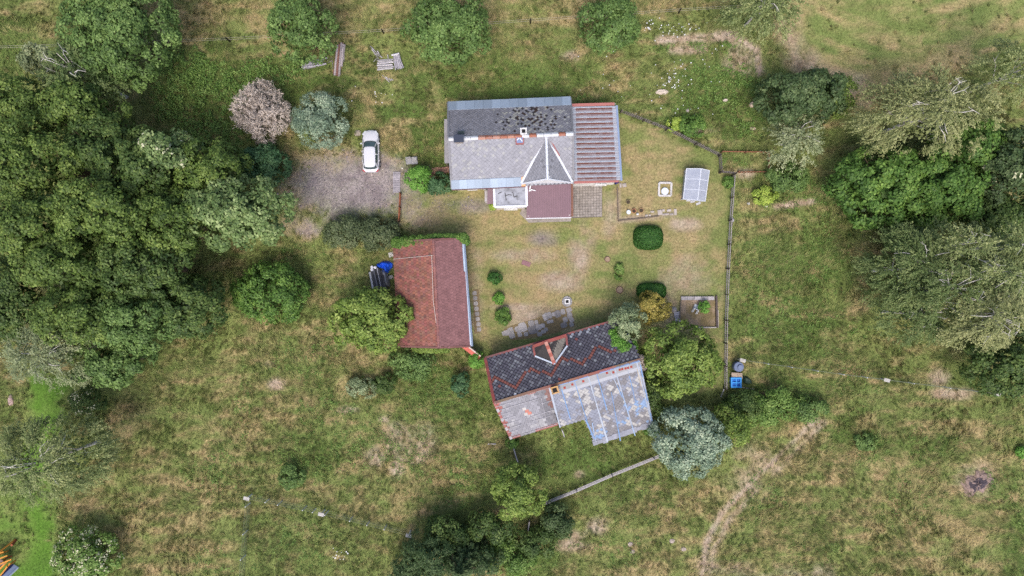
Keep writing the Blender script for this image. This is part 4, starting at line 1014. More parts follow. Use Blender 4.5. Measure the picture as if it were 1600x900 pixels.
cloth('tarpaulin', 'folded grey sheet lying over the plank stack by the barn', [(597, 421), (602, 421), (608, 431), (610.5, 441), (609, 449), (604, 446), (602, 441), (605, 436)], .95, C(150, 150, 156), 8)
pk = [(578.5, 425, 584, 453, 186, .2, 'pale grey'), (582, 422, 588, 450, 52, .22, 'dark'), (585, 421, 592, 453, 96, .16, 'grey'), (588, 420, 595, 455, 44, .2, 'dark'), (590.5, 419.5, 598.5, 458, 198, .12, 'white'), (593, 420, 600.5, 457, 50, .22, 'dark'), (596, 423, 603, 455, 120, .18, 'grey'), (598, 425, 607, 456, 46, .2, 'dark')]
for i, (x0, y0, x1, y1, gch, w, nm) in enumerate(pk):
    for k in range(2 if nm == 'dark' else 1):
        m = MB(); m.cur = C(gch, gch, gch + 8); z = .28 + .1 * (i % 3) + k * .1; m.bar(P(x0, y0) + V3((0, 0, z)), P(x1, y1) + V3((0, 0, z - .06)), w, .06); o = m.build('plank', M['plastic'])
        tag(o, nm + (' upper' if k else ' lower' if nm == 'dark' else '') + ' plank, ' + ['first', 'second', 'third', 'fourth', 'fifth', 'sixth', 'seventh', 'eighth'][i] + ' row from the meadow in the stack by the barn', 'plank', nm + ' planks by the barn')
for y in (428, 447):
    m = MB(); m.cur = C(90, 80, 70); m.bar(P(580, y) + V3((0, 0, .11)), P(606, y - 4) + V3((0, 0, .11)), .14, .2); o = m.build('bearer_beam', M['wood']); tag(o, 'brown beam carrying the plank stack by the barn', 'beam', 'beams under the planks')
for px, py in ((581, 417.5), (586, 418), (581, 421.5)):
    p = P(px, py, .5); m = MB(); m.cur = C(224, 222, 228); m.lathe(p.x, p.y, [(.16, .0), (.17, .4), (.15, .52), (.06, .55)], 12); o = m.build('bucket', M['plastic']); tag(o, 'small white tub at the end of the plank stack', 'tub', 'white tubs by the planks')
for px, py, sx, sy, lb in ((611.5, 398, .5, .5, 'pale concrete block by the ivy end of the barn'), (611, 433, .5, .4, 'broken white rubble piece between the grey sheet and barn')):
    p = P(px, py); m = MB(); m.cur = C(186, 184, 182); m.box(p.x, p.y, 0, sx, sy, .2, .3); m.box(p.x + .05, p.y, .2, sx * .6, sy * .7, .08, .6); o = m.build('rubble_block', M['concrete']); tag(o, lb, 'block')
# log piles in the upper grass
ORD = ['first', 'second', 'third', 'fourth', 'fifth', 'sixth', 'seventh', 'eighth', 'ninth', 'tenth']
def log(a, b, r0, r1, z, colr, label, group, za=None):
    m = MB(); m.cur = colr; a, b = P(*a), P(*b); q = a.lerp(b, .5); sg = random.uniform(-.04, .04)
    m.tube([a + V3((0, 0, z)), q + V3((sg, sg, z)), b + V3((0, 0, z))], [r0, (r0 + r1) / 2, r1], 8); o = m.build('log', M['wood']); tag(o, label, 'log', group)
rr = random.Random(21)
for i in range(9):
    x = 522.5 + i * 1.75; off = rr.uniform(-3, 3); c = C(168, 158, 160, rr.uniform(.75, 1.1)) if i % 3 else C(128, 92, 82)
    log((x + 5 - .3 * i, 67 + abs(i - 4) * 1.5 + off), (x, 118 - max(0, i - 5) * 6 + off), .1, .13, .13 + (i % 2) * .2, c, ORD[i] + ' long pole from the slanting pile in the stack beneath the tree', 'long poles in the upper grass')
for i in range(6):
    t = i / 5; c = C(150, 146, 154, rr.uniform(.8, 1.15)); log((472 + t * 3, 107 - t * 9 + 2), (509 + rr.uniform(-4, 4), 101 - t * 10 + rr.uniform(0, 2)), .11, .09, .12 + (i % 2) * .16, c, ORD[i] + ' pole from the meadow side in the slanting grey pile', 'slanting grey poles')
for a, b in (((511, 95), (520, 90)), ((513, 98), (521, 94)), ((519, 92), (520, 108))): log(a, b, .05, .04, .06, C(130, 124, 126), 'loose grey stick between the two pole piles', 'loose sticks')
for i in range(10):
    c = C(172, 168, 172, rr.uniform(.8, 1.15)); log((590 + rr.uniform(-2, 2), 95 + i * 1.7), (615 + rr.uniform(-2, 1), 94 + i * 1.6 + rr.uniform(-1, 1)), .09, .08, .1 + (i % 2) * .15, c, ORD[i] + ' flat board from the pasture fence in the collapsed timber heap', 'flat boards in the collapsed heap')
for i in range(7):
    c = C(166, 162, 170, rr.uniform(.8, 1.12)); log((616 + i * 1.3, 86 + rr.uniform(-1, 1)), (619 + i * 2.0, 110 - i * .4 + rr.uniform(-2, 1)), .09, .07, .3 + (i % 2) * .12, c, ORD[i] + ' board from the flat ones leaning at the heap end', 'leaning boards in the collapsed heap')
log((613, 89), (625, 86), .08, .08, .55, C(190, 188, 194), 'pale crossbeam on top of the leaning boards', None)
for a, b in (((579, 73), (594, 89)), ((581, 77), (592, 92)), ((585, 84), (598, 90)), ((584, 97), (590, 91)), ((606, 86), (607, 92)), ((590, 80), (597, 91))): log(a, b, .07, .05, .12, C(162, 158, 164), 'loose grey stick scattered beside the collapsed heap', 'scattered sticks by the heap')
for i in range(6): log((598 + i * 3 + rr.uniform(-2, 2), 118 + i * 1.5), (605 + i * 2, 124 + rr.uniform(0, 6)), .06, .05, .08, C(160, 155, 155), 'short broken stick below the collapsed timber heap', 'broken sticks below the heap')

# ------------------------------------------------------------------ greenhouse
def greenhouse():
    c = P(1087, 289); R = thing('greenhouse', 'small pale polycarbonate greenhouse on the dry lawn', 'greenhouse', c)
    zb, zt = 1.25, 1.8
    A, B, Cc, D = P(1067.5, 311, zb), P(1102, 314.5, zb), P(1108.5, 266.5, zb), P(1072.5, 263.5, zb); RS, RN = P(1090, 313, zt), P(1095.5, 263.5, zt)
    fr = C(206, 210, 220); up = V3((0, 0, 1)); g = lambda p: V3((p.x, p.y, 0)); n = 3
    inn = lambda p, k=.94: V3((c.x + (p.x - c.x) * k, c.y + (p.y - c.y) * k, p.z))
    for lo0, lo1, hi0, hi1 in ((A, D, RS, RN), (B, Cc, RS, RN)):
        for i in range(n):
            t0, t1 = i / n + .01, (i + 1) / n - .01; q = [lo0.lerp(lo1, t0), lo0.lerp(lo1, t1), hi0.lerp(hi1, t1), hi0.lerp(hi1, t0)]
            nn = (q[1] - q[0]).cross(q[3] - q[0]).normalized(); nn = nn if nn.z > 0 else -nn
            m = MB(); m.box8(q + [p + nn * .012 for p in q]); m.build('roof_panel', M['poly'], R)
        for i in range(n + 1):
            m = MB(); m.cur = fr; m.bar(lo0.lerp(lo1, i / n), hi0.lerp(hi1, i / n), .06, .05); m.build('rafter', M['paint'], R)
        m = MB(); m.cur = fr; m.bar(lo0, lo1, .06, .05); m.build('eave_rail', M['paint'], R)
    m = MB(); m.cur = fr; m.bar(RS, RN, .07, .06); m.build('ridge_rail', M['paint'], R)
    a, b, cc, d = (g(inn(p)) for p in (A, B, Cc, D))
    for p, q in ((a, b), (b, cc), (cc, d), (d, a)):
        m = MB(); m.box8([p, q, q + V3((.012, .012, 0)), p + V3((.012, .012, 0)), p + up * 1.22, q + up * 1.22, q + V3((.012, .012, 1.22)), p + V3((.012, .012, 1.22))]); m.build('side_panel', M['poly'], R)
        m = MB(); m.cur = fr; m.bar(p, p + up * 1.24, .06, .06); m.build('corner_post', M['paint'], R)
greenhouse()
for i, (px, py) in enumerate(((1076, 313), (1082, 315), (1091, 318))):
    p = P(px, py); m = MB(); m.cur = C(178, 178, 182); m.box(p.x, p.y, 0, .5, .22, .05, .2 * i); m.box(p.x + .1, p.y, .05, .2, .12, .04, .5); o = m.build('glazing_scrap', M['plastic']); tag(o, ORD[i] + ' pale sheet scrap from the well side in front of the greenhouse', 'scrap', 'scraps by the greenhouse')
# square concrete surround with round lid
s_ = thing('well_surround', 'square white kerb frame around a round white cover', 'well', P(1039, 296))
k0 = [P(1029.5, 286), P(1048.5, 286), P(1048, 306), P(1029, 306)]
for i in range(4): m = MB(); m.cur = C(196, 192, 190); m.bar(k0[i] + V3((0, 0, .1)), k0[(i + 1) % 4] + V3((0, 0, .1)), .2, .2 + .01 * (i % 2)); m.build('kerb', M['concrete'], s_)
p = P(1038.5, 299); m = MB(); m.cur = C(205, 212, 220); m.lathe(p.x, p.y, [(.4, 0), (.4, .16), (.37, .2), (.1, .22)], 24); m.build('cover', M['plastic'], s_)
# pots and edging
def pot(label, px, py, r, h, colr, soil=True, group=None):
    p = P(px, py); R = thing('plant_pot', label, 'pot', p, group=group)
    m = MB(); m.cur = colr; m.lathe(p.x, p.y, [(r * .7, 0), (r * .95, h * .9), (r * 1.03, h * .9), (r * 1.03, h), (r * .85, h), (r * .8, h * .8)], 18); m.build('pot_body', M['tile'], R)
    if soil: m = MB(); m.cur = C(70, 60, 48); m.lathe(p.x, p.y, [(r * .82, h * .78), (r * .82, h * .84)], 16); m.build('soil', M['soil'], R)
pot('orange terracotta pot of earth next to the white bucket', 990, 330, .24, .3, C(176, 118, 90)); pot('faded terracotta pot sunk in the dry bed', 1001.5, 329, .26, .2, C(160, 128, 96)); pot('weathered olive pot standing alone above the terracotta pots', 981, 316, .22, .25, C(116, 104, 80))
p = P(981.5, 332); m = MB(); m.cur = C(205, 214, 220); m.lathe(p.x, p.y, [(.18, 0), (.22, .3), (.23, .32), (.2, .32)], 18); o = m.build('bucket', M['plastic']); tag(o, 'white bucket beside the orange terracotta pot', 'bucket')
p = P(996, 334.5); m = MB(); m.cur = C(220, 222, 228); m.lathe(p.x, p.y, [(.1, 0), (.14, .1), (.05, .25), (.03, .3)], 10); o = m.build('garden_ornament', M['plastic']); tag(o, 'tiny white pointed ornament below the terracotta pots', 'ornament')
ed_ = thing('bed_edging', 'dark timber edging around the dry flower bed', 'edging', P(966, 345))
for a, b in (((964.5, 293), (965, 318)), ((965, 318), (966, 345)), ((966, 345), (1004, 341)), ((1004, 341), (1030, 337.5))): m = MB(); m.cur = C(108, 96, 84); m.bar(P(*a) + V3((0, 0, .07)), P(*b) + V3((0, 0, .07)), .12, .16); m.build('timber', M['wood'], ed_)
for i, (px, py, sx, sy, rz) in enumerate(((969.5, 290, .22, .45, 0), (975.5, 289.5, .42, .4, .2), (1031, 332, .5, .55, .1), (1035.5, 329, .4, .25, .1), (1045, 329, .45, .25, .2), (1055, 331.5, .28, .65, .05), (1040, 335, .7, .2, .1), (1049, 335, .4, .2, .1), (1019, 331, .4, .18, 0), (1010, 337, .3, .2, .2), (1015, 336.5, .2, .2, 0))):
    p = P(px, py); m = MB(); m.cur = C(182, 172, 166, .85 + .03 * (i % 6)); m.box(p.x, p.y, 0, sx, sy, .09 + .01 * (i % 3), rz); m.box(p.x, p.y, .09 + .01 * (i % 3), sx * .8, sy * .8, .02, rz); o = m.build('paving_slab', M['concrete'])
    tag(o, 'pale slab lying by the annex corner' if i < 2 else 'loose concrete slab along the dry flower bed', 'slab', 'slabs by the annex' if i < 2 else 'slabs along the bed')
# square garden well with dark opening
w_ = thing('drain_shaft', 'small square stone well with white frame and dark opening on the lawn', 'well', P(886, 471))
p = P(886, 471); rr = random.Random(9)
for i in range(12):
    a = i / 12 * 6.283; m = MB(); m.cur = C(150, 148, 150, rr.uniform(.8, 1.15)); m.box(p.x + .42 * math.cos(a), p.y + .44 * math.sin(a), 0, .24, .22, .1 + rr.uniform(0, .04), a); m.build('stone', M['stone'], w_)
m = MB(); m.cur = C(130, 128, 128); m.box(p.x, p.y, 0, .74, .74, .12); m.build('slab', M['concrete'], w_)
for dx, dy, sx, sy in ((0, .22, .56, .12), (0, -.22, .56, .12), (.22, 0, .12, .32), (-.22, 0, .12, .32)): m = MB(); m.cur = C(214, 212, 212); m.box(p.x + dx, p.y + dy, .12, sx, sy, .12); m.build('frame_side', M['concrete'], w_)
m = MB(); m.cur = (.012,) * 3; m.box(p.x, p.y, .122, .31, .31, .02); m.build('opening', M['rubber'], w_)
# mat and stumps
p = P(822, 411.5); m = MB(); m.cur = C(132, 96, 100); m.box(p.x, p.y, 0, .95, .5, .035, -.35); m.box(p.x, p.y, .035, .8, .36, .008, -.35); o = m.build('door_mat', M['fabric']); tag(o, 'faded red mat lying on the dry lawn', 'mat')
def stump(label, px, py, r, h):
    p = P(px, py); R = thing('tree_stump', label, 'stump', p); m = MB(); m.cur = C(112, 92, 76); pr = [(r * 1.25, 0), (r * 1.05, h * .4), (r, h)]; m.lathe(p.x, p.y, pr, 14); m.build('stump_body', M['bark'], R)
    m = MB(); m.cur = C(150, 128, 108); m.lathe(p.x, p.y, [(r * .92, h + .003), (r * .9, h + .015)], 14); m.build('cut_face', M['wood'], R)
stump('low grey tree stump in bare soil above the dark hedge', 968, 453, .34, .1); stump('small grey stump on the lawn left of the flower strip', 949, 405, .28, .12)

# ------------------------------------------------------------------ stepping stone paths
def stone_mesh(px, py, sx, sy, rz, h, colr, parent, rr):
    p = P(px, py); m = MB(); m.cur = colr; n = 12; ring = []
    for k in range(n):
        a = (k + .5) / n * 6.2832; q = .5 * rr.uniform(.93, 1.05) / (abs(math.cos(a)) ** 5 + abs(math.sin(a)) ** 5) ** .2; x, y = math.cos(a) * q * sx, math.sin(a) * q * sy
        ring.append((p.x + x * math.cos(rz) - y * math.sin(rz), p.y + x * math.sin(rz) + y * math.cos(rz)))
    top = [V3((x, y, h)) for x, y in ring]; bot = [V3((x, y, .0)) for x, y in ring]; m.face(top)
    for k in range(n): m.face([top[k], bot[k], bot[(k + 1) % n], top[(k + 1) % n]])
    return m.build('stepping_stone', M['stone'], parent)
rr = random.Random(13)
path = sheet_poly('garden_path', [(786, 515), (800, 508), (836, 498), (868, 484), (892, 478), (898, 508), (870, 520), (830, 528), (800, 532)], .006, M['soil'], C(128, 112, 82), .01); path['kind'] = 'structure'
st = [(792, 520, .5, .5), (798, 517, .5, .6), (800, 524, .5, .55), (809, 514, .55, .5), (817, 511, .65, .85), (812, 522, .4, .5), (830, 505, .55, .5), (842, 511, .5, .5), (848, 509, .4, .4), (833, 515, .9, .8), (843, 522, .4, .4), (849, 518, .4, .35), (851, 496, .3, .6), (854, 494, .3, .65), (859, 492.5, .35, .6), (871, 490.5, .55, .65), (879.5, 487, .4, .5), (890, 493, .45, .65), (889, 484, .5, .4), (883, 499.5, .4, .5), (881, 508, .55, .5), (893, 500, .4, .4), (893, 507, .4, .4), (857, 503, .3, .3), (862, 502, .3, .3), (822, 522, .4, .4), (865, 491, .3, .4), (787, 521, .3, .4), (838, 503.5, .3, .4), (853, 515, .35, .35)]
for i, (px, py, sx, sy) in enumerate(st): stone_mesh(px, py, sx * 1.25, sy * 1.2, .28 + rr.uniform(-.15, .15), .035 + rr.uniform(0, .02), C(168, 163, 162, rr.uniform(.72, 1.08)) if i not in (9, 15, 20) else C(130, 126, 126), path, rr)
path2 = sheet_poly('barn_path', [(739, 452), (749, 452), (751, 520), (741, 522)], .006, M['soil'], C(124, 108, 82), .01); path2['kind'] = 'structure'
for i in range(8): stone_mesh(741 + i * 1.0 + .5, 458 + i * 8.1, .46, .46, .05, .035 + rr.uniform(0, .015), C(164, 158, 156, rr.uniform(.75, 1.05)), path2, rr)
# dark drain channel along the barn
# ------------------------------------------------------------------ raised bed
rb_ = thing('raised_bed', 'rectangular sunken bed with concrete edges and bare soil by the fence', 'raised bed', P(1088, 488))
for i in range(5):
    t0, t1 = 1063.5 + i * 10.4, 1063.5 + (i + 1) * 10.4 - .5; m = MB(); m.cur = C(176, 170, 172, .85 + .06 * (i % 3)); a, b = P(t0, 466), P(t1, 466); m.bar(a + V3((0, 0, .14)), b + V3((0, 0, .14)), .38, .28); m.build('edge_slab', M['concrete'], rb_)
for a, b, c, w in (((1118.5, 462), (1119.5, 512), C(84, 74, 72), .2), ((1086, 511.5), (1118.5, 511.5), C(172, 166, 162), .12), ((1120.8, 484), (1121, 512), C(164, 156, 156), .1), ((1063, 470), (1062, 500), C(110, 100, 88), .12)):
    m = MB(); m.cur = c; m.bar(P(*a) + V3((0, 0, .13)), P(*b) + V3((0, 0, .13)), w, .26); m.build('edge_board', M['wood'], rb_)
m = MB(); n = 14; A, B, Cc, D = P(1064, 511), P(1117, 511), P(1117, 469), P(1064, 469)
for i in range(n):
    for j in range(n):
        q = []
        for di, dj in ((0, 0), (1, 0), (1, 1), (0, 1)):
            u, v = (i + di) / n, (j + dj) / n; p = A.lerp(B, u).lerp(D.lerp(Cc, u), v); q.append(V3((p.x, p.y, .02 + .1 * float(fbm(np.array(p.x), np.array(p.y), .8, 3, 3)))))
        f = float(fbm(np.array(q[0].x), np.array(q[0].y), 1.2, 6, 3)); m.face(q, tuple(x + (y - x) * min(1, max(0, (f - .3) * 2.2)) for x, y in zip(C(120, 106, 76), C(164, 144, 130))))
m.build('bed_soil', M['soil'], rb_)
chair('white plastic chair toppled on the bare soil of the bed', 1083, 489, -.45, C(196, 200, 206), tip=-88)
p = P(1053, 484); m = MB(); m.cur = C(160, 152, 148); m.lathe(p.x, p.y, [(.3, 0), (.32, .1), (.2, .22), (.05, .25)], 9); o = m.build('rock', M['stone']); tag(o, 'grey rock beside the weathered slatted board', 'rock')
# ------------------------------------------------------------------ water butt, blue crate
p = P(1149.5, 571.5); wb = thing('water_butt', 'blue-grey round water butt with lid at the fence end', 'water butt', p)
m = MB(); m.cur = C(92, 102, 128); m.lathe(p.x, p.y, [(.42, 0), (.5, .25), (.52, .6), (.5, .95), (.47, 1.0)], 24); m.build('barrel', M['plastic'], wb, smooth=False)
m = MB(); m.cur = C(100, 112, 140); m.lathe(p.x, p.y, [(.52, 1.0), (.52, 1.06), (.48, 1.09)], 24); m.build('lid', M['plastic'], wb)
m = MB(); m.cur = C(108, 120, 148); m.lathe(p.x + .1, p.y - .03, [(.27, 1.09), (.27, 1.22), (.24, 1.25)], 20); m.build('lid_cap', M['plastic'], wb)
p = P(1149.5, 597.5, .45); cr = thing('plastic_crate', 'bright blue plastic crate with four square cells beside the water butt', 'crate', (p.x, p.y, 0)); OFF[cr.name] = V3()
m = MB(); m.cur = C(24, 104, 190); m.box(0, 0, 0, 1.06, 1.02, .5); m.build('crate_body', M['plastic'], cr)
for dx, dy, sx, sy in ((0, .47, 1.12, .14), (0, -.47, 1.12, .14), (.49, 0, .14, .8), (-.49, 0, .14, .8), (0, 0, .12, .8), (.23, 0, .34, .12), (-.23, 0, .34, .12)): m = MB(); m.cur = C(58, 150, 226); m.box(dx, dy, .5, sx, sy, .16); m.build('crate_rib', M['plastic'], cr)
for i in range(4):
    m = MB(); m.cur = C(176, 158, 142, .85 + .08 * (i % 3)); a, b = P(1140.5, 582 + i * 2.1), P(1157.5, 583.2 + i * 2.1); m.bar(a + V3((0, 0, .5)), b + V3((0, 0, .5)), .13, .04); o = m.build('board', M['wood']); tag(o, ORD[i] + ' pale board from the water butt, resting beside the blue crate', 'board', 'boards by the blue crate')
for x in (1142, 1156): m = MB(); m.cur = C(120, 104, 90); m.bar(P(x, 582) + V3((0, 0, .24)), P(x, 590) + V3((0, 0, .24)), .1, .48); o = m.build('trestle_block', M['wood']); tag(o, 'wooden block under the boards by the blue crate', 'block', 'blocks under the boards')
o = cloth('tarpaulin', 'dark green sheet crumpled beside the blue crate', [(1160, 586), (1167, 588), (1174, 594), (1176, 600), (1168, 601), (1161, 599)], .35, C(44, 62, 50), 5)
m = MB(); m.cur = C(170, 160, 150); m.bar(P(1159, 605) + V3((0, 0, .08)), P(1178, 608) + V3((0, 0, .06)), .08, .08); m.bar(P(1160, 605.2) + V3((0, 0, .12)), P(1164, 605.8) + V3((0, 0, .12)), .04, .04); o = m.build('pole', M['wood']); tag(o, 'pale pole lying in the grass below the dark green sheet', 'pole')
for a, b, lb in (((762, 693), (775, 693.5), 'short pale pole lying in grass west of the sheeted roof'), ((878, 671), (882, 683), 'pale pole lying in the grass below the notch of the blue roof'), ((1131, 607), (1126, 620), 'grey pole leaning off the end of the long picket fence'), ((1134.5, 562), (1133.8, 580), 'white-edged plank lying along the picket fence by the water butt')):
    m = MB(); m.cur = C(186, 182, 190); m.tube([P(*a) + V3((0, 0, .1)), P(*b) + V3((0, 0, .1))], [.07, .06], 7); o = m.build('pole', M['wood']); tag(o, lb, 'pole')
# rocks
def rock(label, px, py, sx, sy, h, colr, seed):
    p = P(px, py); rr = random.Random(seed); m = MB(); m.cur = colr; n = 11; rings = []
    for z, f in ((0, 1.0), (h * .5, .95), (h * .85, .75), (h, .4)):
        b = len(m.v); rings.append(b)
        for k in range(n): a = k / n * 6.283; q = f * rr.uniform(.85, 1.1); m.v.append((p.x + math.cos(a) * sx * .5 * q, p.y + math.sin(a) * sy * .5 * q, z + rr.uniform(-.02, .02) * (z > 0)))
    for r0, r1 in zip(rings, rings[1:]):
        for k in range(n): m.f.append((r0 + k, r0 + (k + 1) % n, r1 + (k + 1) % n, r1 + k)); m.c.append(colr); m.m.append(0)
    m.f.append(tuple(range(rings[-1], rings[-1] + n))); m.c.append(colr); m.m.append(0)
    o = m.build('rock', M['stone']); tag(o, label, 'rock')
rock('large flat pale boulder among the white flowers', 1034, 144, 1.5, .65, .3, C(196, 182, 170), 1); rock('small pale rock on the grass right of the flat boulder', 1133, 157, .6, .35, .25, C(190, 176, 166), 2)
rock('pointed cream rock at the edge of the dark green tree', 1175, 164, .6, .6, .4, C(204, 182, 160), 3); rock('small grey rock in the weeds above the slanting picket fence', 1074, 173, .4, .5, .25, C(176, 166, 162), 4)
rock('flat grey stone below the dark green tree', 1176, 201, .7, .4, .12, C(168, 150, 136), 5); rock('grey block leaning against the long picket fence', 1143.5, 344, .45, .5, .35, C(160, 158, 162), 6)
rock('small white rock in the weeds beside the bare soil strip', 1169, 318, .35, .35, .2, C(186, 184, 184), 7); rock('small white rock by the yellow-green weeds right of the fence', 1197, 322, .3, .3, .2, C(180, 180, 176), 8)
rock('pinkish rubble heap at the lawn edge under the trees', 18, 625, .6, 1.3, .3, C(176, 150, 144), 9)
rock('grey rubble at the corner of the drive by the car bonnet', 559, 208, .8, .7, .18, C(150, 140, 130), 10)
for k, (px, py) in enumerate(((985, 850), (1068, 858), (1050, 845), (988, 862))): rock(('broad pale', 'jagged pale', 'narrow grey', 'small round')[k] + ' stone in the dry grass at the bottom field', px, py, .6, .5, .12, C(172, 158, 150), 11 + k)
# burnt heap
m = MB(); p = P(1526, 755); n, na = 7, 26; rr = random.Random(2)
for i in range(n + 1):
    for a in range(na):
        t = a / na * 6.283; s = i / n; R_ = (1.5 + .5 * math.sin(t * 2 + .8) + .3 * math.sin(t * 5) + rr.uniform(-.4, .4)) * s; x, y = p.x + math.cos(t) * R_ * .85, p.y + math.sin(t) * R_; m.v.append((x, y, max(0, .35 * (1 - s * s) + rr.uniform(-.07, .07) * (1 - s)) - .01))
for i in range(n):
    for a in range(na):
        m.f.append((i * na + a, (i + 1) * na + a, (i + 1) * na + (a + 1) % na, i * na + (a + 1) % na)); m.m.append(0); g = rr.uniform(.7, 1.2); m.c.append(C(74, 66, 72, g) if i < 4 and rr.random() < .8 else C(142, 122, 114, g))
o = m.build('ash_heap', M['soil']); tag(o, 'dark burnt ash heap in the dry bottom field', 'ash heap')
# climbing frame at the lawn edge
cf = thing('playground_tower', 'orange timber climbing frame with a pale blue slide on the mown lawn', 'climbing frame', P(10, 870)); oc = C(206, 140, 62); dc = C(150, 82, 60)
def beam(a, za, b, zb, w, c, nm='beam'):
    m = MB(); m.cur = c; m.bar(P(a[0], a[1], za), P(b[0], b[1], zb), w, w); m.build(nm, M['wood'], cf)
beam((-6, 866), 2.1, (24, 843), .05, .13, oc); beam((-14, 872), 2.1, (14, 860), .05, .12, oc); beam((18, 852), .9, (25, 844), .05, .2, dc)
for i in range(3): beam((-12 + i * 5, 868 + i * 7), 1.5, (6 + i * 6, 862 + i * 6), 1.4, .12, oc)
beam((-10, 900), 1.4, (12, 876), 1.3, .14, oc); beam((-4, 905), 1.4, (16, 880), 1.2, .12, oc); beam((10, 886), 1.5, (24, 876), .05, .12, oc)
m = MB(); m.cur = C(120, 100, 90); a = [P(-16, 866, 1.45), P(2, 874, 1.45), P(8, 880, 1.45), P(-12, 892, 1.45)]; m.box8([p - V3((0, 0, .06)) for p in a[::-1]] + a[::-1]); m.build('deck', M['wood'], cf)
for px, py in ((-12, 868), (4, 876), (-10, 890)): q = P(px, py, 1.4); m = MB(); m.cur = dc; m.box(q.x, q.y, 0, .12, .12, 1.42); m.build('post', M['wood'], cf)
a, b = P(2, 906, 1.5), P(25, 884, .15); d = (b - a); sd = V3((-d.y, d.x, 0)).normalized()
m = MB(); m.cur = C(168, 186, 222); m.box8([a - sd * .3 - V3((0, 0, .04)), b - sd * .3 - V3((0, 0, .04)), b + sd * .3 - V3((0, 0, .04)), a + sd * .3 - V3((0, 0, .04)), a - sd * .3, b - sd * .3, b + sd * .3, a + sd * .3]); m.build('slide_chute', M['plastic'], cf)
for s in (-1, 1): m = MB(); m.cur = C(44, 52, 98) if s > 0 else C(196, 206, 230); m.bar(a + sd * .34 * s + V3((0, 0, .05)), b + sd * .34 * s + V3((0, 0, .05)), .1 if s < 0 else .22, .16); m.build('slide_side', M['plastic'], cf)

# ------------------------------------------------------------------ trees and shrubs
def rand_dirs(g, n):
    v = g.normal(size=(n, 3)); return v / np.linalg.norm(v, axis=1, keepdims=True)
def nrm(v): return v / np.maximum(np.linalg.norm(v, axis=1, keepdims=True), 1e-6)

PAL = {  # dark, mid, light leaf colours (sRGB) of each kind of foliage
    'oak':    [(44, 62, 26), (76, 96, 42), (116, 132, 66)],
    'deep':   [(40, 58, 28), (64, 84, 40), (98, 114, 60)],
    'ash':    [(52, 72, 36), (82, 106, 54), (116, 138, 78)],
    'chest':  [(58, 78, 42), (94, 114, 66), (138, 152, 102)],
    'bright': [(46, 72, 28), (74, 103, 44), (110, 136, 64)],
    'vivid':  [(58, 94, 34), (90, 132, 52), (126, 162, 78)],
    'yellow': [(64, 84, 34), (98, 118, 52), (136, 150, 78)],
    'rustyel': [(94, 90, 38), (136, 126, 60), (170, 150, 88)],
    'blue':   [(72, 86, 56), (112, 126, 92), (160, 166, 128)],
    'pine':   [(74, 92, 74), (114, 132, 110), (166, 176, 150)],
    'teal':   [(40, 66, 40), (62, 92, 58), (94, 120, 82)],
    'dark':   [(42, 58, 32), (64, 82, 48), (98, 112, 72)],
    'hedge':  [(52, 64, 42), (78, 90, 60), (110, 118, 84)],
    'grey':   [(80, 92, 62), (116, 126, 90), (154, 158, 122)],
    'birch':  [(70, 84, 48), (104, 116, 70), (146, 150, 102)],
    'birchd': [(54, 72, 38), (84, 100, 56), (122, 132, 84)],
    'olive':  [(82, 92, 54), (116, 122, 78), (152, 152, 106)],
    'dead':   [(124, 114, 106), (168, 157, 148), (202, 190, 180)],
    'spruce': [(36, 54, 30), (58, 78, 44), (90, 106, 68)],
    'box':    [(34, 64, 26), (50, 88, 36), (74, 110, 50)],
    'weed':   [(60, 86, 36), (90, 116, 54), (126, 146, 80)],
    'weedy':  [(96, 118, 46), (130, 150, 62), (164, 176, 86)],
}
FG = 1.3
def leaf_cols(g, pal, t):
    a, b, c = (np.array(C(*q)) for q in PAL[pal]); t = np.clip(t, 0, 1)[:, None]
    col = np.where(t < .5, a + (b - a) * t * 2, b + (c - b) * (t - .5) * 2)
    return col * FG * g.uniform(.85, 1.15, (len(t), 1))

def leaf_quads(pos, nor, ax, ln, wd):
    """kite shaped leaves"""
    ax = nrm(ax - nor * np.sum(ax * nor, 1, keepdims=True)); sd = np.cross(nor, ax)
    ln = np.asarray(ln)[:, None]; wd = np.asarray(wd)[:, None]
    a = pos - ax * ln * .5; c = pos + ax * ln * .5; b = pos + sd * wd * .5 + ax * ln * .05; d = pos - sd * wd * .5 + ax * ln * .05
    return np.stack([a, b, c, d], 1).reshape(-1, 3)

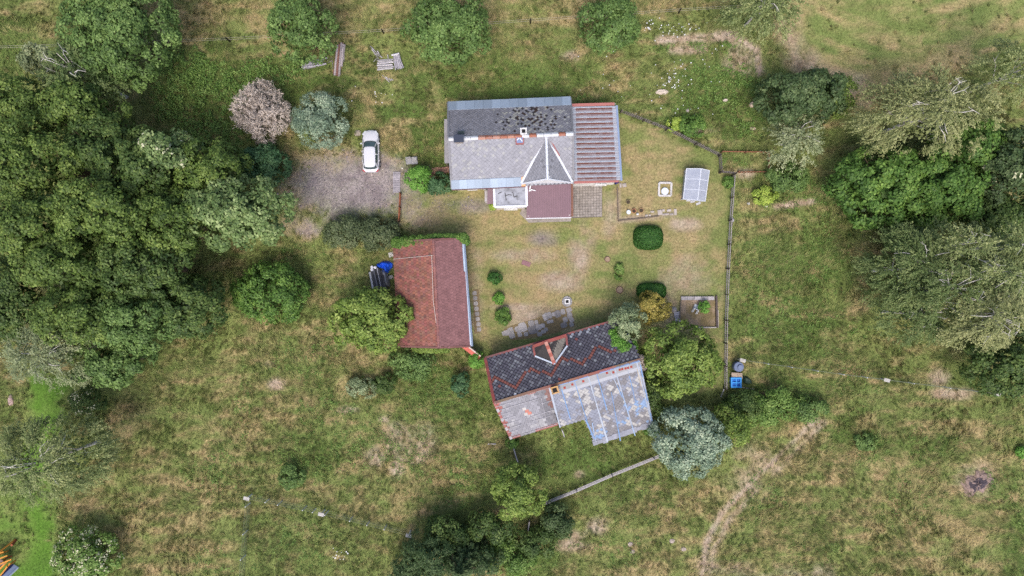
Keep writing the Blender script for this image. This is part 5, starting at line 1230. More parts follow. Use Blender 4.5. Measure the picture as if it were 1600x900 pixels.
def crown_mesh(name, rx, ry, z0, z1, kind, pal, seed, dens=1.0, leaf=.26, lobes=None, flowers=0.0, sprig=.42):
    """foliage around (0,0): crown > boughs > sprigs > leaves"""
    g = np.random.default_rng(seed); zc, rz = (z0 + z1) / 2, (z1 - z0) / 2; R = (rx + ry) / 2
    area = math.pi * rx * ry
    rad = np.array([rx, ry, rz])
    if kind == 'conifer':
        pts, nors, axs, tint = [], [], [], []
        nb = int(70 + R * 22)
        for b in range(nb):
            f = (b + .5) / nb; z = z0 + (z1 - z0) * (f ** .8); rr_ = max(.12, (1 - f ** 1.1)) * (1 + g.uniform(-.15, .12)); a = b * 2.399 + g.uniform(-.3, .3)
            L = rr_ * R; n = int(26 + L * 60 * dens); s = g.uniform(.08, 1, n) ** .75; off = g.normal(size=n) * .16 * (1.15 - s) * max(L, .6)
            x = math.cos(a) * s * L - math.sin(a) * off; y = math.sin(a) * s * L + math.cos(a) * off
            pts.append(np.stack([x * rx / R, y * ry / R, z - .18 * s * L + .1 * s * s * L + g.normal(size=n) * .06], 1))
            ax = np.stack([np.full(n, math.cos(a)) - math.sin(a) * np.sign(off) * .6, np.full(n, math.sin(a)) + math.cos(a) * np.sign(off) * .6, np.full(n, -.15)], 1); axs.append(ax + g.normal(size=(n, 3)) * .2)
            nors.append(np.tile([[0, 0, 1.0]], (n, 1)) + g.normal(size=(n, 3)) * .35); tint.append(g.uniform(.1, .6) + .35 * s)
        pos = np.concatenate(pts); nor = nrm(np.concatenate(nors)); ax = np.concatenate(axs); t = np.concatenate(tint) + g.normal(size=len(pos)) * .12
        q = leaf_quads(pos, nor, ax, g.uniform(.7, 1.3, len(pos)) * leaf * 1.3, g.uniform(.7, 1.2, len(pos)) * leaf * .45)
        return np_mesh(name, q, None, 4, M['leaf'], leaf_cols(g, pal, t))
    nl = lobes or int(max(7, min(46, area * .75)))
    k = np.arange(nl) + .5; ph = np.arccos(1 - 1.55 * k / nl); th = k * 2.39996 + g.uniform(0, 6)
    dl = np.stack([np.cos(th) * np.sin(ph), np.sin(th) * np.sin(ph), np.cos(ph)], 1); dl = nrm(dl + g.normal(size=dl.shape) * .18)
    lr = g.uniform(.8, 1.3, nl) * R * min(.5, 1.38 / math.sqrt(nl))
    lc = dl * np.maximum(rad - lr[:, None] * .75, rad * .3) * g.uniform(.82, 1.1, (nl, 1)); lt = g.uniform(-.16, .16, nl)
    ni = max(3, nl // 3); th = g.uniform(0, 6.283, ni); ri = np.sqrt(g.random(ni)) * .6      # boughs that close the top of the crown
    d2 = nrm(np.stack([np.cos(th) * ri, np.sin(th) * ri, np.full(ni, .9)], 1)); l2 = g.uniform(.8, 1.2, ni) * R * min(.45, 1.3 / math.sqrt(nl))
    dl = np.concatenate([dl, d2]); lr = np.concatenate([lr, l2]); lt = np.concatenate([lt, g.uniform(-.16, .16, ni)])
    lc = np.concatenate([lc, np.stack([np.cos(th) * ri * rx, np.sin(th) * ri * ry, np.sqrt(1 - ri * ri) * rz * g.uniform(.45, .85, ni)], 1)]); nl += ni
    ns = int(area * (13 if kind != 'birch' else 9) * dens * (0.30 / leaf) ** 1.0) + 30
    li = g.integers(0, nl, ns)
    sd = rand_dirs(g, ns); sd = np.where((np.sum(sd * dl[li], 1) < -.35)[:, None], -sd, sd); sd = nrm(sd + dl[li] * .55 + np.array([0, 0, .25]))
    sp = lc[li] + sd * lr[li][:, None] * g.uniform(.7, 1.06, (ns, 1)) * np.array([1, 1, min(1.0, rz / R + .25)])
    stn = lt[li] + g.normal(size=ns) * .13
    npl = 14 if kind != 'birch' else 20
    si = np.repeat(np.arange(ns), npl); n = len(si)
    if kind == 'birch':     # drooping sprays that trail outwards
        out = nrm(sp * np.array([1, 1, .15]) + np.array([0, 0, 1e-3])); dr = nrm(out + np.stack([g.normal(size=ns) * .45, g.normal(size=ns) * .45, -.35 + g.normal(size=ns) * .25], 1))
        s = g.uniform(0, 1, n); L = g.uniform(.7, 1.5, ns)
        pos = sp[si] + dr[si] * (s * L[si])[:, None] + g.normal(size=(n, 3)) * .07 - np.array([0, 0, .35]) * (s * s)[:, None]
        nor = nrm(sd[si] * .5 + np.array([0, 0, .8]) + g.normal(size=(n, 3)) * .5); ax = dr[si] + g.normal(size=(n, 3)) * .35
        ln = g.uniform(.7, 1.3, n) * leaf * .9; wd = g.uniform(.7, 1.3, n) * leaf * .38; t = .42 + stn[si] + .22 * s + g.normal(size=n) * .12
    elif kind == 'dead':
        dr = nrm(sd + g.normal(size=(ns, 3)) * .3); s = g.uniform(0, 1, n)
        pos = sp[si] + dr[si] * (s * .5)[:, None] + g.normal(size=(n, 3)) * .09; nor = nrm(g.normal(size=(n, 3)) + np.array([0, 0, .7])); ax = dr[si] + g.normal(size=(n, 3)) * .6
        ln = g.uniform(.6, 1.3, n) * leaf; wd = g.uniform(.6, 1.3, n) * leaf * .22; t = .5 + stn[si] + g.normal(size=n) * .2
    else:
        rs = sprig * g.uniform(.7, 1.3, ns); o = rand_dirs(g, n); o = np.where((np.sum(o * sd[si], 1) < -.2)[:, None], -o, o)
        rr_ = g.uniform(.35, 1, n) ** .6
        pos = sp[si] + o * (rs[si] * rr_)[:, None] * np.array([1, 1, .8])
        nor = nrm(o * .7 + sd[si] * .5 + np.array([0, 0, .45]) + g.normal(size=(n, 3)) * .35)
        ax = o + g.normal(size=(n, 3)) * .6 - np.array([0, 0, .2])
        asp = .62 if kind != 'needle' else .3
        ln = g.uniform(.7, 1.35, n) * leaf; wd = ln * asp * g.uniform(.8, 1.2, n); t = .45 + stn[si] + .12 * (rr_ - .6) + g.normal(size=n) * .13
    col = leaf_cols(g, pal, t)
    if kind in ('broad', 'needle', 'birch', 'dead'):      # inner foliage behind the boughs, tinted darker to paint shade into the gaps
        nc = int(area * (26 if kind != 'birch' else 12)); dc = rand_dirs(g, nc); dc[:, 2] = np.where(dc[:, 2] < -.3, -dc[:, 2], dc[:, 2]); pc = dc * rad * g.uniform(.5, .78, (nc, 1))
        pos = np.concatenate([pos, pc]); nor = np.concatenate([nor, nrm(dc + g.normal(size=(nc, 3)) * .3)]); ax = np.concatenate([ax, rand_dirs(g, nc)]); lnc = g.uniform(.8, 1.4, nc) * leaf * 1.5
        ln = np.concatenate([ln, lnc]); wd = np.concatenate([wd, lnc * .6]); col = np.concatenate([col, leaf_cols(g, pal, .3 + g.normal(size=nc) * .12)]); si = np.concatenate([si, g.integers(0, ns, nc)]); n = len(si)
    if flowers:
        fl = (g.random(ns) < flowers)[si] & (g.random(n) < .7); col[fl] = np.array(C(214, 212, 176)) * g.uniform(.75, 1.05, (fl.sum(), 1))
    pos[:, 2] = np.maximum(pos[:, 2] + zc, .04)
    q = leaf_quads(pos, nor, ax, ln, wd); q[:, 2] = np.maximum(q[:, 2], .015)
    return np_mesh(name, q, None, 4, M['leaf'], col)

def trunk_mesh(rx, ry, z0, z1, seed, r0, colr, mat, nb=7, reach=.75, white=False, top=.82):
    rr = random.Random(seed); m = MB(); m.cur = colr; zt = z0 + (z1 - z0) * top
    sw = [(rr.uniform(-.15, .15) * i * .4, rr.uniform(-.15, .15) * i * .4) for i in range(4)]
    cen = lambda f: V3((sw[min(3, int(f * 3))][0] * f, sw[min(3, int(f * 3))][1] * f, zt * f))
    m.tube([cen(f) - V3((0, 0, .05 if f == 0 else 0)) for f in (0, .12, .35, .6, .8, 1)], [r0 * 1.35, r0, r0 * .85, r0 * .62, r0 * .4, r0 * .12], 8)
    for i in range(nb):
        f = .3 + .6 * (i + rr.random()) / nb; a = i * 2.4 + rr.uniform(-.4, .4); b = cen(f); L = reach * rr.uniform(.75, 1.05); up_ = (z1 - b.z) * rr.uniform(.3, .75)
        e = V3((math.cos(a) * rx * L * (1.15 - f * .6), math.sin(a) * ry * L * (1.15 - f * .6), b.z + up_)); md = b.lerp(e, .55) + V3((rr.uniform(-.25, .25), rr.uniform(-.25, .25), up_ * .12))
        rb = r0 * .42 * (1.2 - f); m.tube([b, md, e], [rb, rb * .6, rb * .18], 6)
        if white or rb > .05:
            for _ in range(2):
                t = rr.uniform(.35, .85); s_ = md.lerp(e, t); ee = s_ + V3((rr.uniform(-.22, .22) * rx, rr.uniform(-.22, .22) * ry, rr.uniform(.1, .35) * (z1 - z0) * .4)); m.tube([s_, ee], [rb * .4, rb * .1], 5)
    if white:
        for i in range(int(1 + rx * 1.9)):
            a = rr.uniform(0, 6.283); r1 = rr.uniform(.25, .6); r2 = r1 + rr.uniform(.2, .4); zz = lambda q: (z0 + z1) / 2 + (z1 - z0) / 2 * math.sqrt(max(.05, 1 - q * q)) * 1.0; a2 = a + rr.uniform(-.35, .35)
            p = V3((math.cos(a) * rx * r1, math.sin(a) * ry * r1, zz(r1) - .3)); e = V3((math.cos(a2) * rx * r2, math.sin(a2) * ry * r2, zz(min(.97, r2)) + .25)); md = p.lerp(e, .5) + V3((rr.uniform(-.2, .2), rr.uniform(-.2, .2), .2))
            m.tube([V3((p.x * .3, p.y * .3, p.z - 1.2)), p, md, e], [.035, .034, .026, .012], 5)
            if rr.random() < .6: q = md + V3((rr.uniform(-.7, .7), rr.uniform(-.7, .7), .25)); m.tube([md, q], [.022, .01], 5)
    return m.mesh('trunk', mat)

TREES = []
def tree(label, px, py, rx, ry, h, kind='broad', pal='oak', z0=None, dens=1.0, leaf=.28, name='tree', cat='tree', group=None, flowers=0, lobes=None, rot=0.0, trunk_r=None, nb=7, reach=.75, sprig=.42, top=.82, ztop_px=None):
    z0 = h * .28 if z0 is None else z0; zc = z0 + (h - z0) * .55; c = P(px, py, zc); k = (H - zc) / FPX; Rx, Ry = rx * k * .93, ry * k * .93; seed = int(px * 7 + py * 13 + 5)
    R = thing(name, label, cat, (c.x, c.y, 0), rot, group)
    link('crown', crown_mesh('crown', Rx, Ry, z0, h, kind, pal, seed, dens, leaf, lobes, flowers, sprig), R)
    w = kind == 'birch'; r0 = trunk_r or (max(.05, .022 * h + .02 * (Rx + Ry) / 2) * (.5 if w else 1))
    link('trunk', trunk_mesh(Rx, Ry, z0, h, seed, r0, C(206, 200, 194) if w else ((C(132, 120, 112)) if kind == 'dead' else C(84, 70, 56)), M['birchbark'] if w else M['bark'], nb, reach, w, top), R)
    return R
W = 'trees of the wood beside the drive'
# upper row
tree('big leafy tree at the upper pasture fence above the wood', 185, 48, 92, 88, 11, pal='ash', leaf=.26, dens=1.1)
tree('leafy tree over the long pole pile at the pasture fence', 473, 44, 56, 50, 7.5, pal='ash', leaf=.26)
tree('leafy tree on the pasture fence between pole pile and house', 700, 42, 70, 54, 8, pal='ash', leaf=.26)
tree('smaller bright leafy tree on the pasture fence above the annex', 953, 36, 50, 42, 6.5, pal='ash', leaf=.25)
tree('grey-green feathery tree at the corner of the upper field', 1193, 8, 56, 42, 8, 'birch', 'birch', leaf=.24, dens=1.3)
# wood on the left
tree('sparse dark birch at the top of the wood', 130, 118, 62, 44, 11, 'birch', 'birchd', dens=1.0, group=W)
tree('pale grey-green willow bush at the upper edge of the wood', 72, 96, 30, 26, 6, 'broad', 'grey', dens=1.0)
for (px, py, rx, ry, h, pal, lb) in [
    (35, 165, 62, 48, 12, 'oak', 'dark tree at the upper rim of the wood below the sparse birch'),
    (130, 172, 66, 46, 12, 'oak', 'broad crown beside the dark upper rim tree in the wood'),
    (52, 250, 84, 72, 15, 'oak', 'tall green tree in the heart of the wood'),
    (160, 232, 62, 52, 12, 'deep', 'dark shaded tree between the tall tree and the blossoming tree'),
    (228, 262, 66, 58, 13, 'deep', 'green tree next to the cream blossoming tree'),
    (330, 262, 52, 48, 11, 'oak', 'olive tree at the wood edge next to the teal bush'),
    (60, 352, 78, 62, 15, 'oak', 'tall bright-topped tree in the wood beside the widest crown'),
    (170, 332, 88, 62, 15, 'oak', 'widest olive crown in the middle of the wood'),
    (268, 345, 60, 60, 12, 'oak', 'olive crown behind the pale-leaved tree'),
    (110, 412, 74, 58, 14, 'oak', 'olive crown below the widest crown of the wood'),
    (225, 415, 78, 52, 12, 'deep', 'deep green crown left of the bright round shrub'),
    (20, 470, 56, 70, 10, 'deep', 'dark low tree in the shaded hollow of the wood'),
    (130, 490, 66, 52, 13, 'oak', 'light green crown above the silver willow'),
    (212, 500, 72, 58, 11, 'ash', 'green crown at the lower rim of the wood'),
    (290, 480, 60, 52, 9, 'deep', 'dark crown at the meadow rim of the wood'),
    (178, 566, 66, 40, 8, 'ash', 'low green tree at the bottom tip of the wood')]:
    tree(lb, px, py, rx, ry, h, pal=pal, leaf=.26, group=W, dens=1.1)
tree('tree with cream blossom in the wood', 274, 240, 40, 34, 13, pal='chest', flowers=.1, group=W, leaf=.26)
tree('pale-leaved tree at the edge of the wood by the drive', 368, 332, 88, 58, 11, pal='chest', leaf=.34, group=W, sprig=.55)
tree('silver willow at the lower left rim of the wood', 84, 552, 66, 48, 10, 'birch', 'grey', dens=1.4, leaf=.22)
tree('bush with white flowers above the bare birch', 138, 624, 26, 20, 3.5, pal='deep', flowers=.12, z0=.3, leaf=.2, name='shrub', cat='shrub')
tree('feathery birch with bare white branches beside the mown lawn', 84, 716, 84, 62, 11, 'birch', 'birch', dens=1.7, leaf=.22, nb=11, reach=.85)
tree('bush covered in white flowers at the lawn corner', 132, 868, 52, 44, 4, pal='weed', flowers=.22, z0=.3, leaf=.24, name='shrub', cat='shrub')
# drive shrubs
tree('dead grey-brown bush above the drive', 408, 176, 42, 44, 4.5, 'dead', 'dead', z0=.4, leaf=.34, dens=2.4, name='shrub', cat='shrub', nb=16, reach=.9)
tree('blue-grey pine at the head of the drive', 500, 188, 47, 45, 5.5, 'needle', 'pine', z0=.5, leaf=.26, dens=1.25, name='pine_tree', sprig=.34)
tree('dark teal bush between the wood and the drive', 412, 258, 40, 34, 3.6, pal='teal', z0=.2, leaf=.24, dens=1.2, name='shrub', cat='shrub')
tree('bright green round shrub below the wood in the meadow', 422, 458, 60, 50, 4.5, pal='bright', z0=.2, leaf=.24, dens=1.15, name='shrub', cat='shrub')
for px, py, rx, ry, pal, lb in ((540, 364, 34, 24, 'hedge', 'dark grey-green hedge bush at the drive end of the hedge'), (590, 366, 38, 24, 'hedge', 'dark hedge bush at the gate end of the hedge')):
    tree(lb, px, py, rx, ry, 2.2, pal=pal, z0=.1, leaf=.2, dens=1.3, name='shrub', cat='shrub', group='hedge below the drive')
tree('yellow-green tree leaning over the plank stack by the barn', 580, 498, 64, 52, 6, pal='yellow', leaf=.28, z0=1.2, dens=1.15)
tree('light green shrub under the barn gable', 645, 566, 34, 28, 3, pal='ash', z0=.2, leaf=.2, name='shrub', cat='shrub')
tree('bright lime-green round shrub by the pallet', 655, 280, 20.5, 21, 2.4, pal='vivid', z0=.1, leaf=.17, dens=1.6, name='shrub', cat='shrub', sprig=.3)
tree('darker shrub between the round lime-green shrub and the house', 687, 288, 20, 17, 2.0, pal='teal', z0=.1, leaf=.18, dens=1.3, name='shrub', cat='shrub', sprig=.3)
# garden
def topiary(label, px, py, rx, ry, h, rot=0):
    zc = h * .6; c = P(px, py, zc); k = (H - zc) / FPX; R = thing('clipped_hedge', label, 'hedge', (c.x, c.y, 0), rot); g = np.random.default_rng(int(px)); n = 9000
    d = rand_dirs(g, n); d[:, 2] = np.abs(d[:, 2]); e = 2.9; s = 1 / (np.abs(d[:, 0]) ** e + np.abs(d[:, 1]) ** e + np.abs(d[:, 2]) ** e) ** (1 / e)
    pos = d * (s * g.uniform(.93, 1.02, n))[:, None] * np.array([rx * k, ry * k, h]); nor = nrm(d ** 3 + g.normal(size=(n, 3)) * .35); q = leaf_quads(pos, nor, rand_dirs(g, n), g.uniform(.1, .2, n), g.uniform(.06, .12, n)); q[:, 2] = np.maximum(q[:, 2], .01)
    link('foliage', np_mesh('foliage', q, None, 4, M['leaf'], leaf_cols(g, 'box', .45 + g.normal(size=n) * .25)), R)
    m = MB(); m.cur = C(70, 58, 44); m.tube([(0, 0, 0), (0, 0, h * .6), (.05, .05, h * .8)], [.12, .09, .03], 7)
    for a in range(5): m.tube([(0, 0, h * .3), (math.cos(a * 1.26) * rx * k * .6, math.sin(a * 1.26) * ry * k * .6, h * .7)], [.05, .02], 5)
    link('stem', m.mesh('stem', M['bark']), R)
topiary('dark green clipped rounded box bush on the lawn', 1014, 371, 23, 19, 1.1); topiary('dark green clipped bush behind the yellowing shrub', 1019, 455, 23, 13, 1.0)
tree('yellowing ornamental shrub in front of the clipped bush', 1018, 480, 28, 26, 3, pal='rustyel', z0=.4, leaf=.2, dens=1.2, name='shrub', cat='shrub', sprig=.3)
tree('yellow-green leafy tree beside the blue roof', 1065, 562, 62, 58, 6.5, pal='yellow', leaf=.26, z0=1.0, dens=1.1)
tree('grey-green bushy tree overhanging the slate roof corner', 982, 504, 28, 28, 5.2, pal='blue', leaf=.2, z0=1.5, dens=1.2, sprig=.3)
tree('blue-grey tree at the end of the pale rail fence', 1078, 690, 60, 56, 7, 'broad', 'pine', leaf=.24, z0=.8, dens=1.15)
tree('pale yellow-green bush behind the blue-grey tree', 1136, 668, 32, 36, 4, pal='yellow', leaf=.22, z0=.3, name='shrub', cat='shrub')
tree('dark bush squeezed against the blue roof verge', 1018, 622, 18, 40, 2.6, pal='deep', leaf=.2, z0=.2, name='shrub', cat='shrub')
tree('round dense tree at the lower rail fence', 810, 768, 43, 45, 6, pal='yellow', leaf=.22, z0=1.4, dens=1.3, sprig=.32)
tree('dark spruce in the bottom thicket with a pointed top', 720, 880, 44, 44, 8, 'conifer', 'spruce', z0=.4, leaf=.24, name='spruce_tree', group='bottom thicket', dens=1.2)
for px, py, rx, ry, h, lb in ((676, 868, 46, 42, 6.5, 'largest dark needle-leaved bush of the bottom thicket'), (640, 892, 30, 26, 4.5, 'small dark bush at the meadow end of the bottom thicket'), (760, 872, 26, 24, 4, 'dark bush between spruce and weedy bush in the bottom thicket')): tree(lb, px, py, rx, ry, h, 'needle', 'spruce', z0=.3, leaf=.26, group='bottom thicket', dens=1.2, sprig=.36)
for px, py, rx, ry, h, pal, lb in ((700, 830, 40, 24, 4, 'deep', 'leafy bush behind the spruces of the bottom thicket'), (768, 822, 40, 22, 4, 'deep', 'leafy bush between the thicket and the round tree'), (872, 812, 24, 26, 2.8, 'dark', 'blue-green bush right of the rail fence stub'), (838, 848, 34, 26, 2.4, 'deep', 'low bush below the rail fence stub'), (800, 872, 40, 26, 2.2, 'weed', 'low weedy bush at the bottom edge of the thicket')): tree(lb, px, py, rx, ry, h, pal=pal, z0=.2, leaf=.22, name='shrub', cat='shrub')
# right side
tree('dense dark green tree beside the upper field path', 1252, 152, 72, 46, 7.5, pal='dark', leaf=.28, z0=.6, dens=1.2)
tree('small yellow-green tree peeping out behind the dark green tree', 1308, 150, 26, 34, 4, pal='yellow', leaf=.22, z0=.4)
tree('pale silvery sapling below the dark green tree', 1243, 214, 38, 40, 5.5, 'birch', 'grey', leaf=.22, dens=1.1)
tree('big olive birch at the edge of the upper field', 1448, 178, 104, 66, 11, 'birch', 'olive', dens=1.25, leaf=.24, nb=12, reach=.9)
tree('birch with bare white branches at the corner of the upper field', 1596, 108, 56, 44, 11, 'birch', 'birch', dens=1.1, leaf=.22, nb=12, reach=.95)
tree('big bright green tree below the olive birch', 1375, 290, 76, 68, 7, pal='bright', leaf=.32, z0=.6, dens=1.15, sprig=.5)
tree('bright green tree next to the biggest bright one', 1468, 292, 72, 66, 7.5, pal='bright', leaf=.32, z0=.6, dens=1.1, sprig=.5)
tree('bright green tree between olive birch and dark blossoming tree', 1512, 226, 48, 44, 7, pal='bright', leaf=.3, z0=.6, sprig=.5)
tree('dark green tree with pale blossom beside the bright green trees', 1580, 265, 60, 70, 8.5, pal='dark', leaf=.28, z0=.8, flowers=.05)
tree('dark green tree below the bright green trees', 1560, 340, 60, 36, 6, pal='deep', leaf=.28, z0=.4)
for px, py, rx, ry, h, pal, lb in ((1420, 420, 60, 66, 10, 'birchd', 'dark feathery birch at the meadow side of the birch stand'), (1470, 450, 62, 56, 12, 'birchd', 'grey-green birch in the middle of the birch stand'), (1540, 425, 66, 52, 13, 'birch', 'light birch at the back of the birch stand'), (1530, 490, 70, 48, 13, 'olive', 'yellowish birch at the lower side of the birch stand'), (1430, 490, 48, 40, 9, 'birchd', 'low birch below the dark feathery one'), (1486, 385, 26, 34, 13, 'birch', 'slender birch with a white forked top in the birch stand'), (1560, 385, 22, 34, 13, 'birch', 'slender birch with a single white top in the birch stand')):
    tree(lb, px, py, rx, ry, h, 'birch', pal, dens=1.6, leaf=.22, nb=10, reach=.92, group='birch stand', top=.95)
tree('dark green tree below the birch stand', 1562, 570, 56, 50, 7, pal='deep', leaf=.26, z0=.4)
tree('dark green tree right of the birch stand', 1608, 470, 40, 90, 7, pal='dark', leaf=.28, z0=.4)
tree('dark bush on the shaded ground behind the birch stand', 1420, 372, 40, 20, 3, pal='deep', leaf=.24, z0=.2, name='shrub', cat='shrub')
for px, py, rx, ry, h, pal, lb in ((1165, 632, 34, 20, 2.0, 'deep', 'low dark bush right below the blue crate'), (1215, 632, 40, 22, 2.2, 'weed', 'mid green bush in the middle of the low thicket'), (1262, 640, 30, 18, 1.8, 'ash', 'lighter bush at the path end of the low thicket'), (1190, 648, 30, 16, 1.6, 'weed', 'low bush at the front of the low thicket')): tree(lb, px, py, rx, ry, h, pal=pal, z0=.1, leaf=.2, name='shrub', cat='shrub', group='low thicket below the crate')
for px, py, rx, ry, h, pal, lb in ((773, 434, 10, 9, .9, 'box', 'small dark shrub in the lawn near the barn'), (779, 466, 8, 8, .7, 'vivid', 'little bright green shrub above the larger garden shrub'), (786, 494, 12, 14, 1.0, 'bright', 'leafy green shrub at the stepping stone path'), (1101, 480, 8, 8, 1.2, 'vivid', 'bright leafy plant growing in the raised bed'), (745, 563, 12, 13, 2.1, 'vivid', 'bright green climber on the end of the red garden wall'), (770, 322, 4, 4, .6, 'weedy', 'tiny yellow-green plant at the small porch'), (967, 424, 5, 14, .5, 'weed', 'narrow flower strip plant on the lawn'), (1138, 284, 8, 8, .8, 'bright', 'small green bush at the bend of the picket fence'), (1018, 672, 12, 10, 1.2, 'bright', 'bright bush at the lower corner of the blue roof'), (800, 692, 10, 8, 1.4, 'bright', 'bright bush at the corner of the grey sheeted roof'), (1055, 194, 14, 10, 1.2, 'weedy', 'yellow-green bush above the slanting picket fence'), (1082, 196, 22, 18, 1.6, 'bright', 'mid green bush above the slanting picket fence'), (1195, 305, 20, 14, 1.2, 'weedy', 'yellow-green weeds bush right of the long fence'), (1232, 278, 34, 26, 2.2, 'ash', 'silvery green bush below the pale sapling'), (720, 600, 14, 20, 2.0, 'teal', 'thin dark bush in grass left of the slate cottage'), (565, 606, 24, 16, 1.6, 'blue', 'grey-green bush in the meadow below the yellow-green tree'), (600, 600, 20, 16, 1.6, 'deep', 'dark bush in the meadow beside the grey-green bush'), (455, 745, 22, 20, 1.4, 'ash', 'green bush above the wire netting fence'), (1352, 690, 20, 12, .7, 'ash', 'pale low bush in the bottom field'), (1597, 707, 8, 8, .7, 'vivid', 'bright low plant at the edge of the bottom field'), (880, 830, 14, 12, 1.0, 'dark', 'small blue-green bush below the rail fence')):
    tree(lb, px, py, rx, ry, h, pal=pal, z0=.05, leaf=.16, dens=1.5, name='shrub', cat='shrub', sprig=.22, lobes=9)
# climbers on roofs
def climber(label, spots, pal, seed, group=None, leaf=.2):
    """spots: (px,py,z,r) leafy pads draped on a wall or roof edge"""
    g = np.random.default_rng(seed); P0 = P(spots[0][0], spots[0][1]); R = thing('climbing_vine', label, 'vine', P0); qs, cs = [], []
    for px, py, z, r in spots:
        n = int(700 * r * r / .5) + 250; d = rand_dirs(g, n); d[:, 2] = np.abs(d[:, 2]) * .8; c = P(px, py, z) - P0
        pos = np.array(c) + d * r * g.uniform(.5, 1.05, (n, 1)); nor = nrm(d + np.array([0, 0, .5]) + g.normal(size=(n, 3)) * .4); qs.append(leaf_quads(pos, nor, rand_dirs(g, n), g.uniform(.7, 1.3, n) * leaf, g.uniform(.5, .8, n) * leaf)); cs.append(leaf_cols(g, pal, .5 + g.normal(size=n) * .2 + g.uniform(-.12, .12)))
    link('foliage', np_mesh('foliage', np.concatenate(qs), None, 4, M['leaf'], np.concatenate(cs)), R)
    m = MB(); m.cur = C(80, 66, 50)
    for px, py, z, r in spots[::2]: q = P(px, py, z) - P0; m.tube([V3((q.x, q.y, 0)), V3((q.x + .1, q.y, z * .5)), V3((q.x, q.y, z))], [.06, .05, .02], 6)
    link('stem', m.mesh('stem', M['bark']), R)
climber('leafy green vine spilling over the north edge of the barn roof', [(620 + i * 6.5, 379 - i * .5 + (i % 2) * 3, 2.2 + min(i, 9) * .26, .62) for i in range(9)] + [(680 + i * 6.5, 371, 4.4 - i * .2, .42) for i in range(7)] + [(724, 372, 3.2, .6), (727, 377, 2.9, .5)], 'bright', 5)
climber('bright green vine covering the east end of the slate roof', [(958, 522, 3.4, .55), (964, 530, 3.7, .7), (970, 538, 4.0, .8), (977, 545, 4.2, .85), (984, 550, 4.2, .7), (972, 549, 4.4, .6), (961, 540, 4.0, .55), (966, 518, 3.2, .6), (976, 530, 3.6, .7), (986, 541, 3.8, .7), (984, 556, 4.6, .4)], 'vivid', 6)
climber('dry vine creeping along the south gable of the barn', [(650 + i * 8, 546, 2.6 + i * .2, .4) for i in range(7)], 'yellow', 7)
climber('dry brown creeper on the corner of the blue roof', [(1001, 562, 3.6, .5), (1004, 572, 3.0, .5)], 'dead', 8)

# ------------------------------------------------------------------ ground plants (uncountable)
def footprint_mask(x, y):
    """True where buildings, paths and pads keep the grass away"""
    bad = np.zeros(np.shape(x), bool)
    for poly in ([(697, 168), (893, 158), (893, 170), (965, 170), (967, 283), (942, 285), (942, 342), (824, 348), (760, 326), (760, 300), (706, 298)], [(616, 382), (724, 378), (738, 538), (626, 538)], [(762, 552), (960, 496), (1010, 648), (925, 684), (900, 650), (800, 680)], [(567, 203), (591, 203), (591, 268), (567, 268)], [(1062, 462), (1121, 462), (1121, 513), (1062, 513)], [(1066, 268), (1104, 268), (1104, 312), (1066, 312)]):
        bad |= brush_poly(x, y, poly, 2) > .5
    return bad
def scatter_grass(name, n, seed, test, lmin, lmax, wid, lean=(.5, .95), bright=(.8, 1.35), swirl=6.0, label=None):
    g = np.random.default_rng(seed); x = g.uniform(-56, 56, n); y = g.uniform(-32, 32, n); mk = masks(x, y); bad = footprint_mask(x, y)
    keep = (g.random(n) < test(mk, x, y)) & ~bad; x, y = x[keep], y[keep]; mk = {k: v[keep] for k, v in mk.items()}; n = len(x)
    clump = fbm(x, y, .9, 31, 3); big = fbm(x, y, 5, 44, 3)
    ang = fbm(x, y, swirl, 61, 2) * 14 + g.normal(size=n) * .7; ln = g.uniform(lmin, lmax, n) * (.5 + clump * 1.1); le = g.uniform(*lean, n)
    d = np.stack([np.cos(ang), np.sin(ang)], 1); up = np.sqrt(1 - le ** 2); b = np.stack([x, y, np.zeros(n)], 1); w = wid * g.uniform(.7, 1.3, n)
    sd = np.stack([-d[:, 1], d[:, 0], np.zeros(n)], 1) * w[:, None]; tip = b + np.concatenate([d * (ln * le)[:, None], (ln * up)[:, None]], 1)
    v = np.stack([b - sd, b + sd, tip], 1).reshape(-1, 3); v[:, 2] += .003
    c = ground_rgb(x, y, mk); yel = np.array(C(150, 146, 92)); c = c + (yel - c) * (g.random(n) * .4 * (1 - mk['lawn']) * (1 - .75 * mk['yard']))[:, None]
    c = c * (g.uniform(*bright, n) * (.75 + .5 * clump))[:, None]
    o = link(name, np_mesh(name, v, None, 3, M['grass'], c)); tag(o, label, 'grass', kind='stuff')
meadow_test = lambda m, x, y: np.clip(1.0 - 1.2 * m['yard'] - m['grav'] * 1.5 - m['lawn'] * 1.2 - .6 * m['soil'] - .92 * m['field'], 0, 1)
scatter_grass('meadow_grass', 330000, 1, meadow_test, .25, .6, .026, label='long rough meadow grass around the buildings')
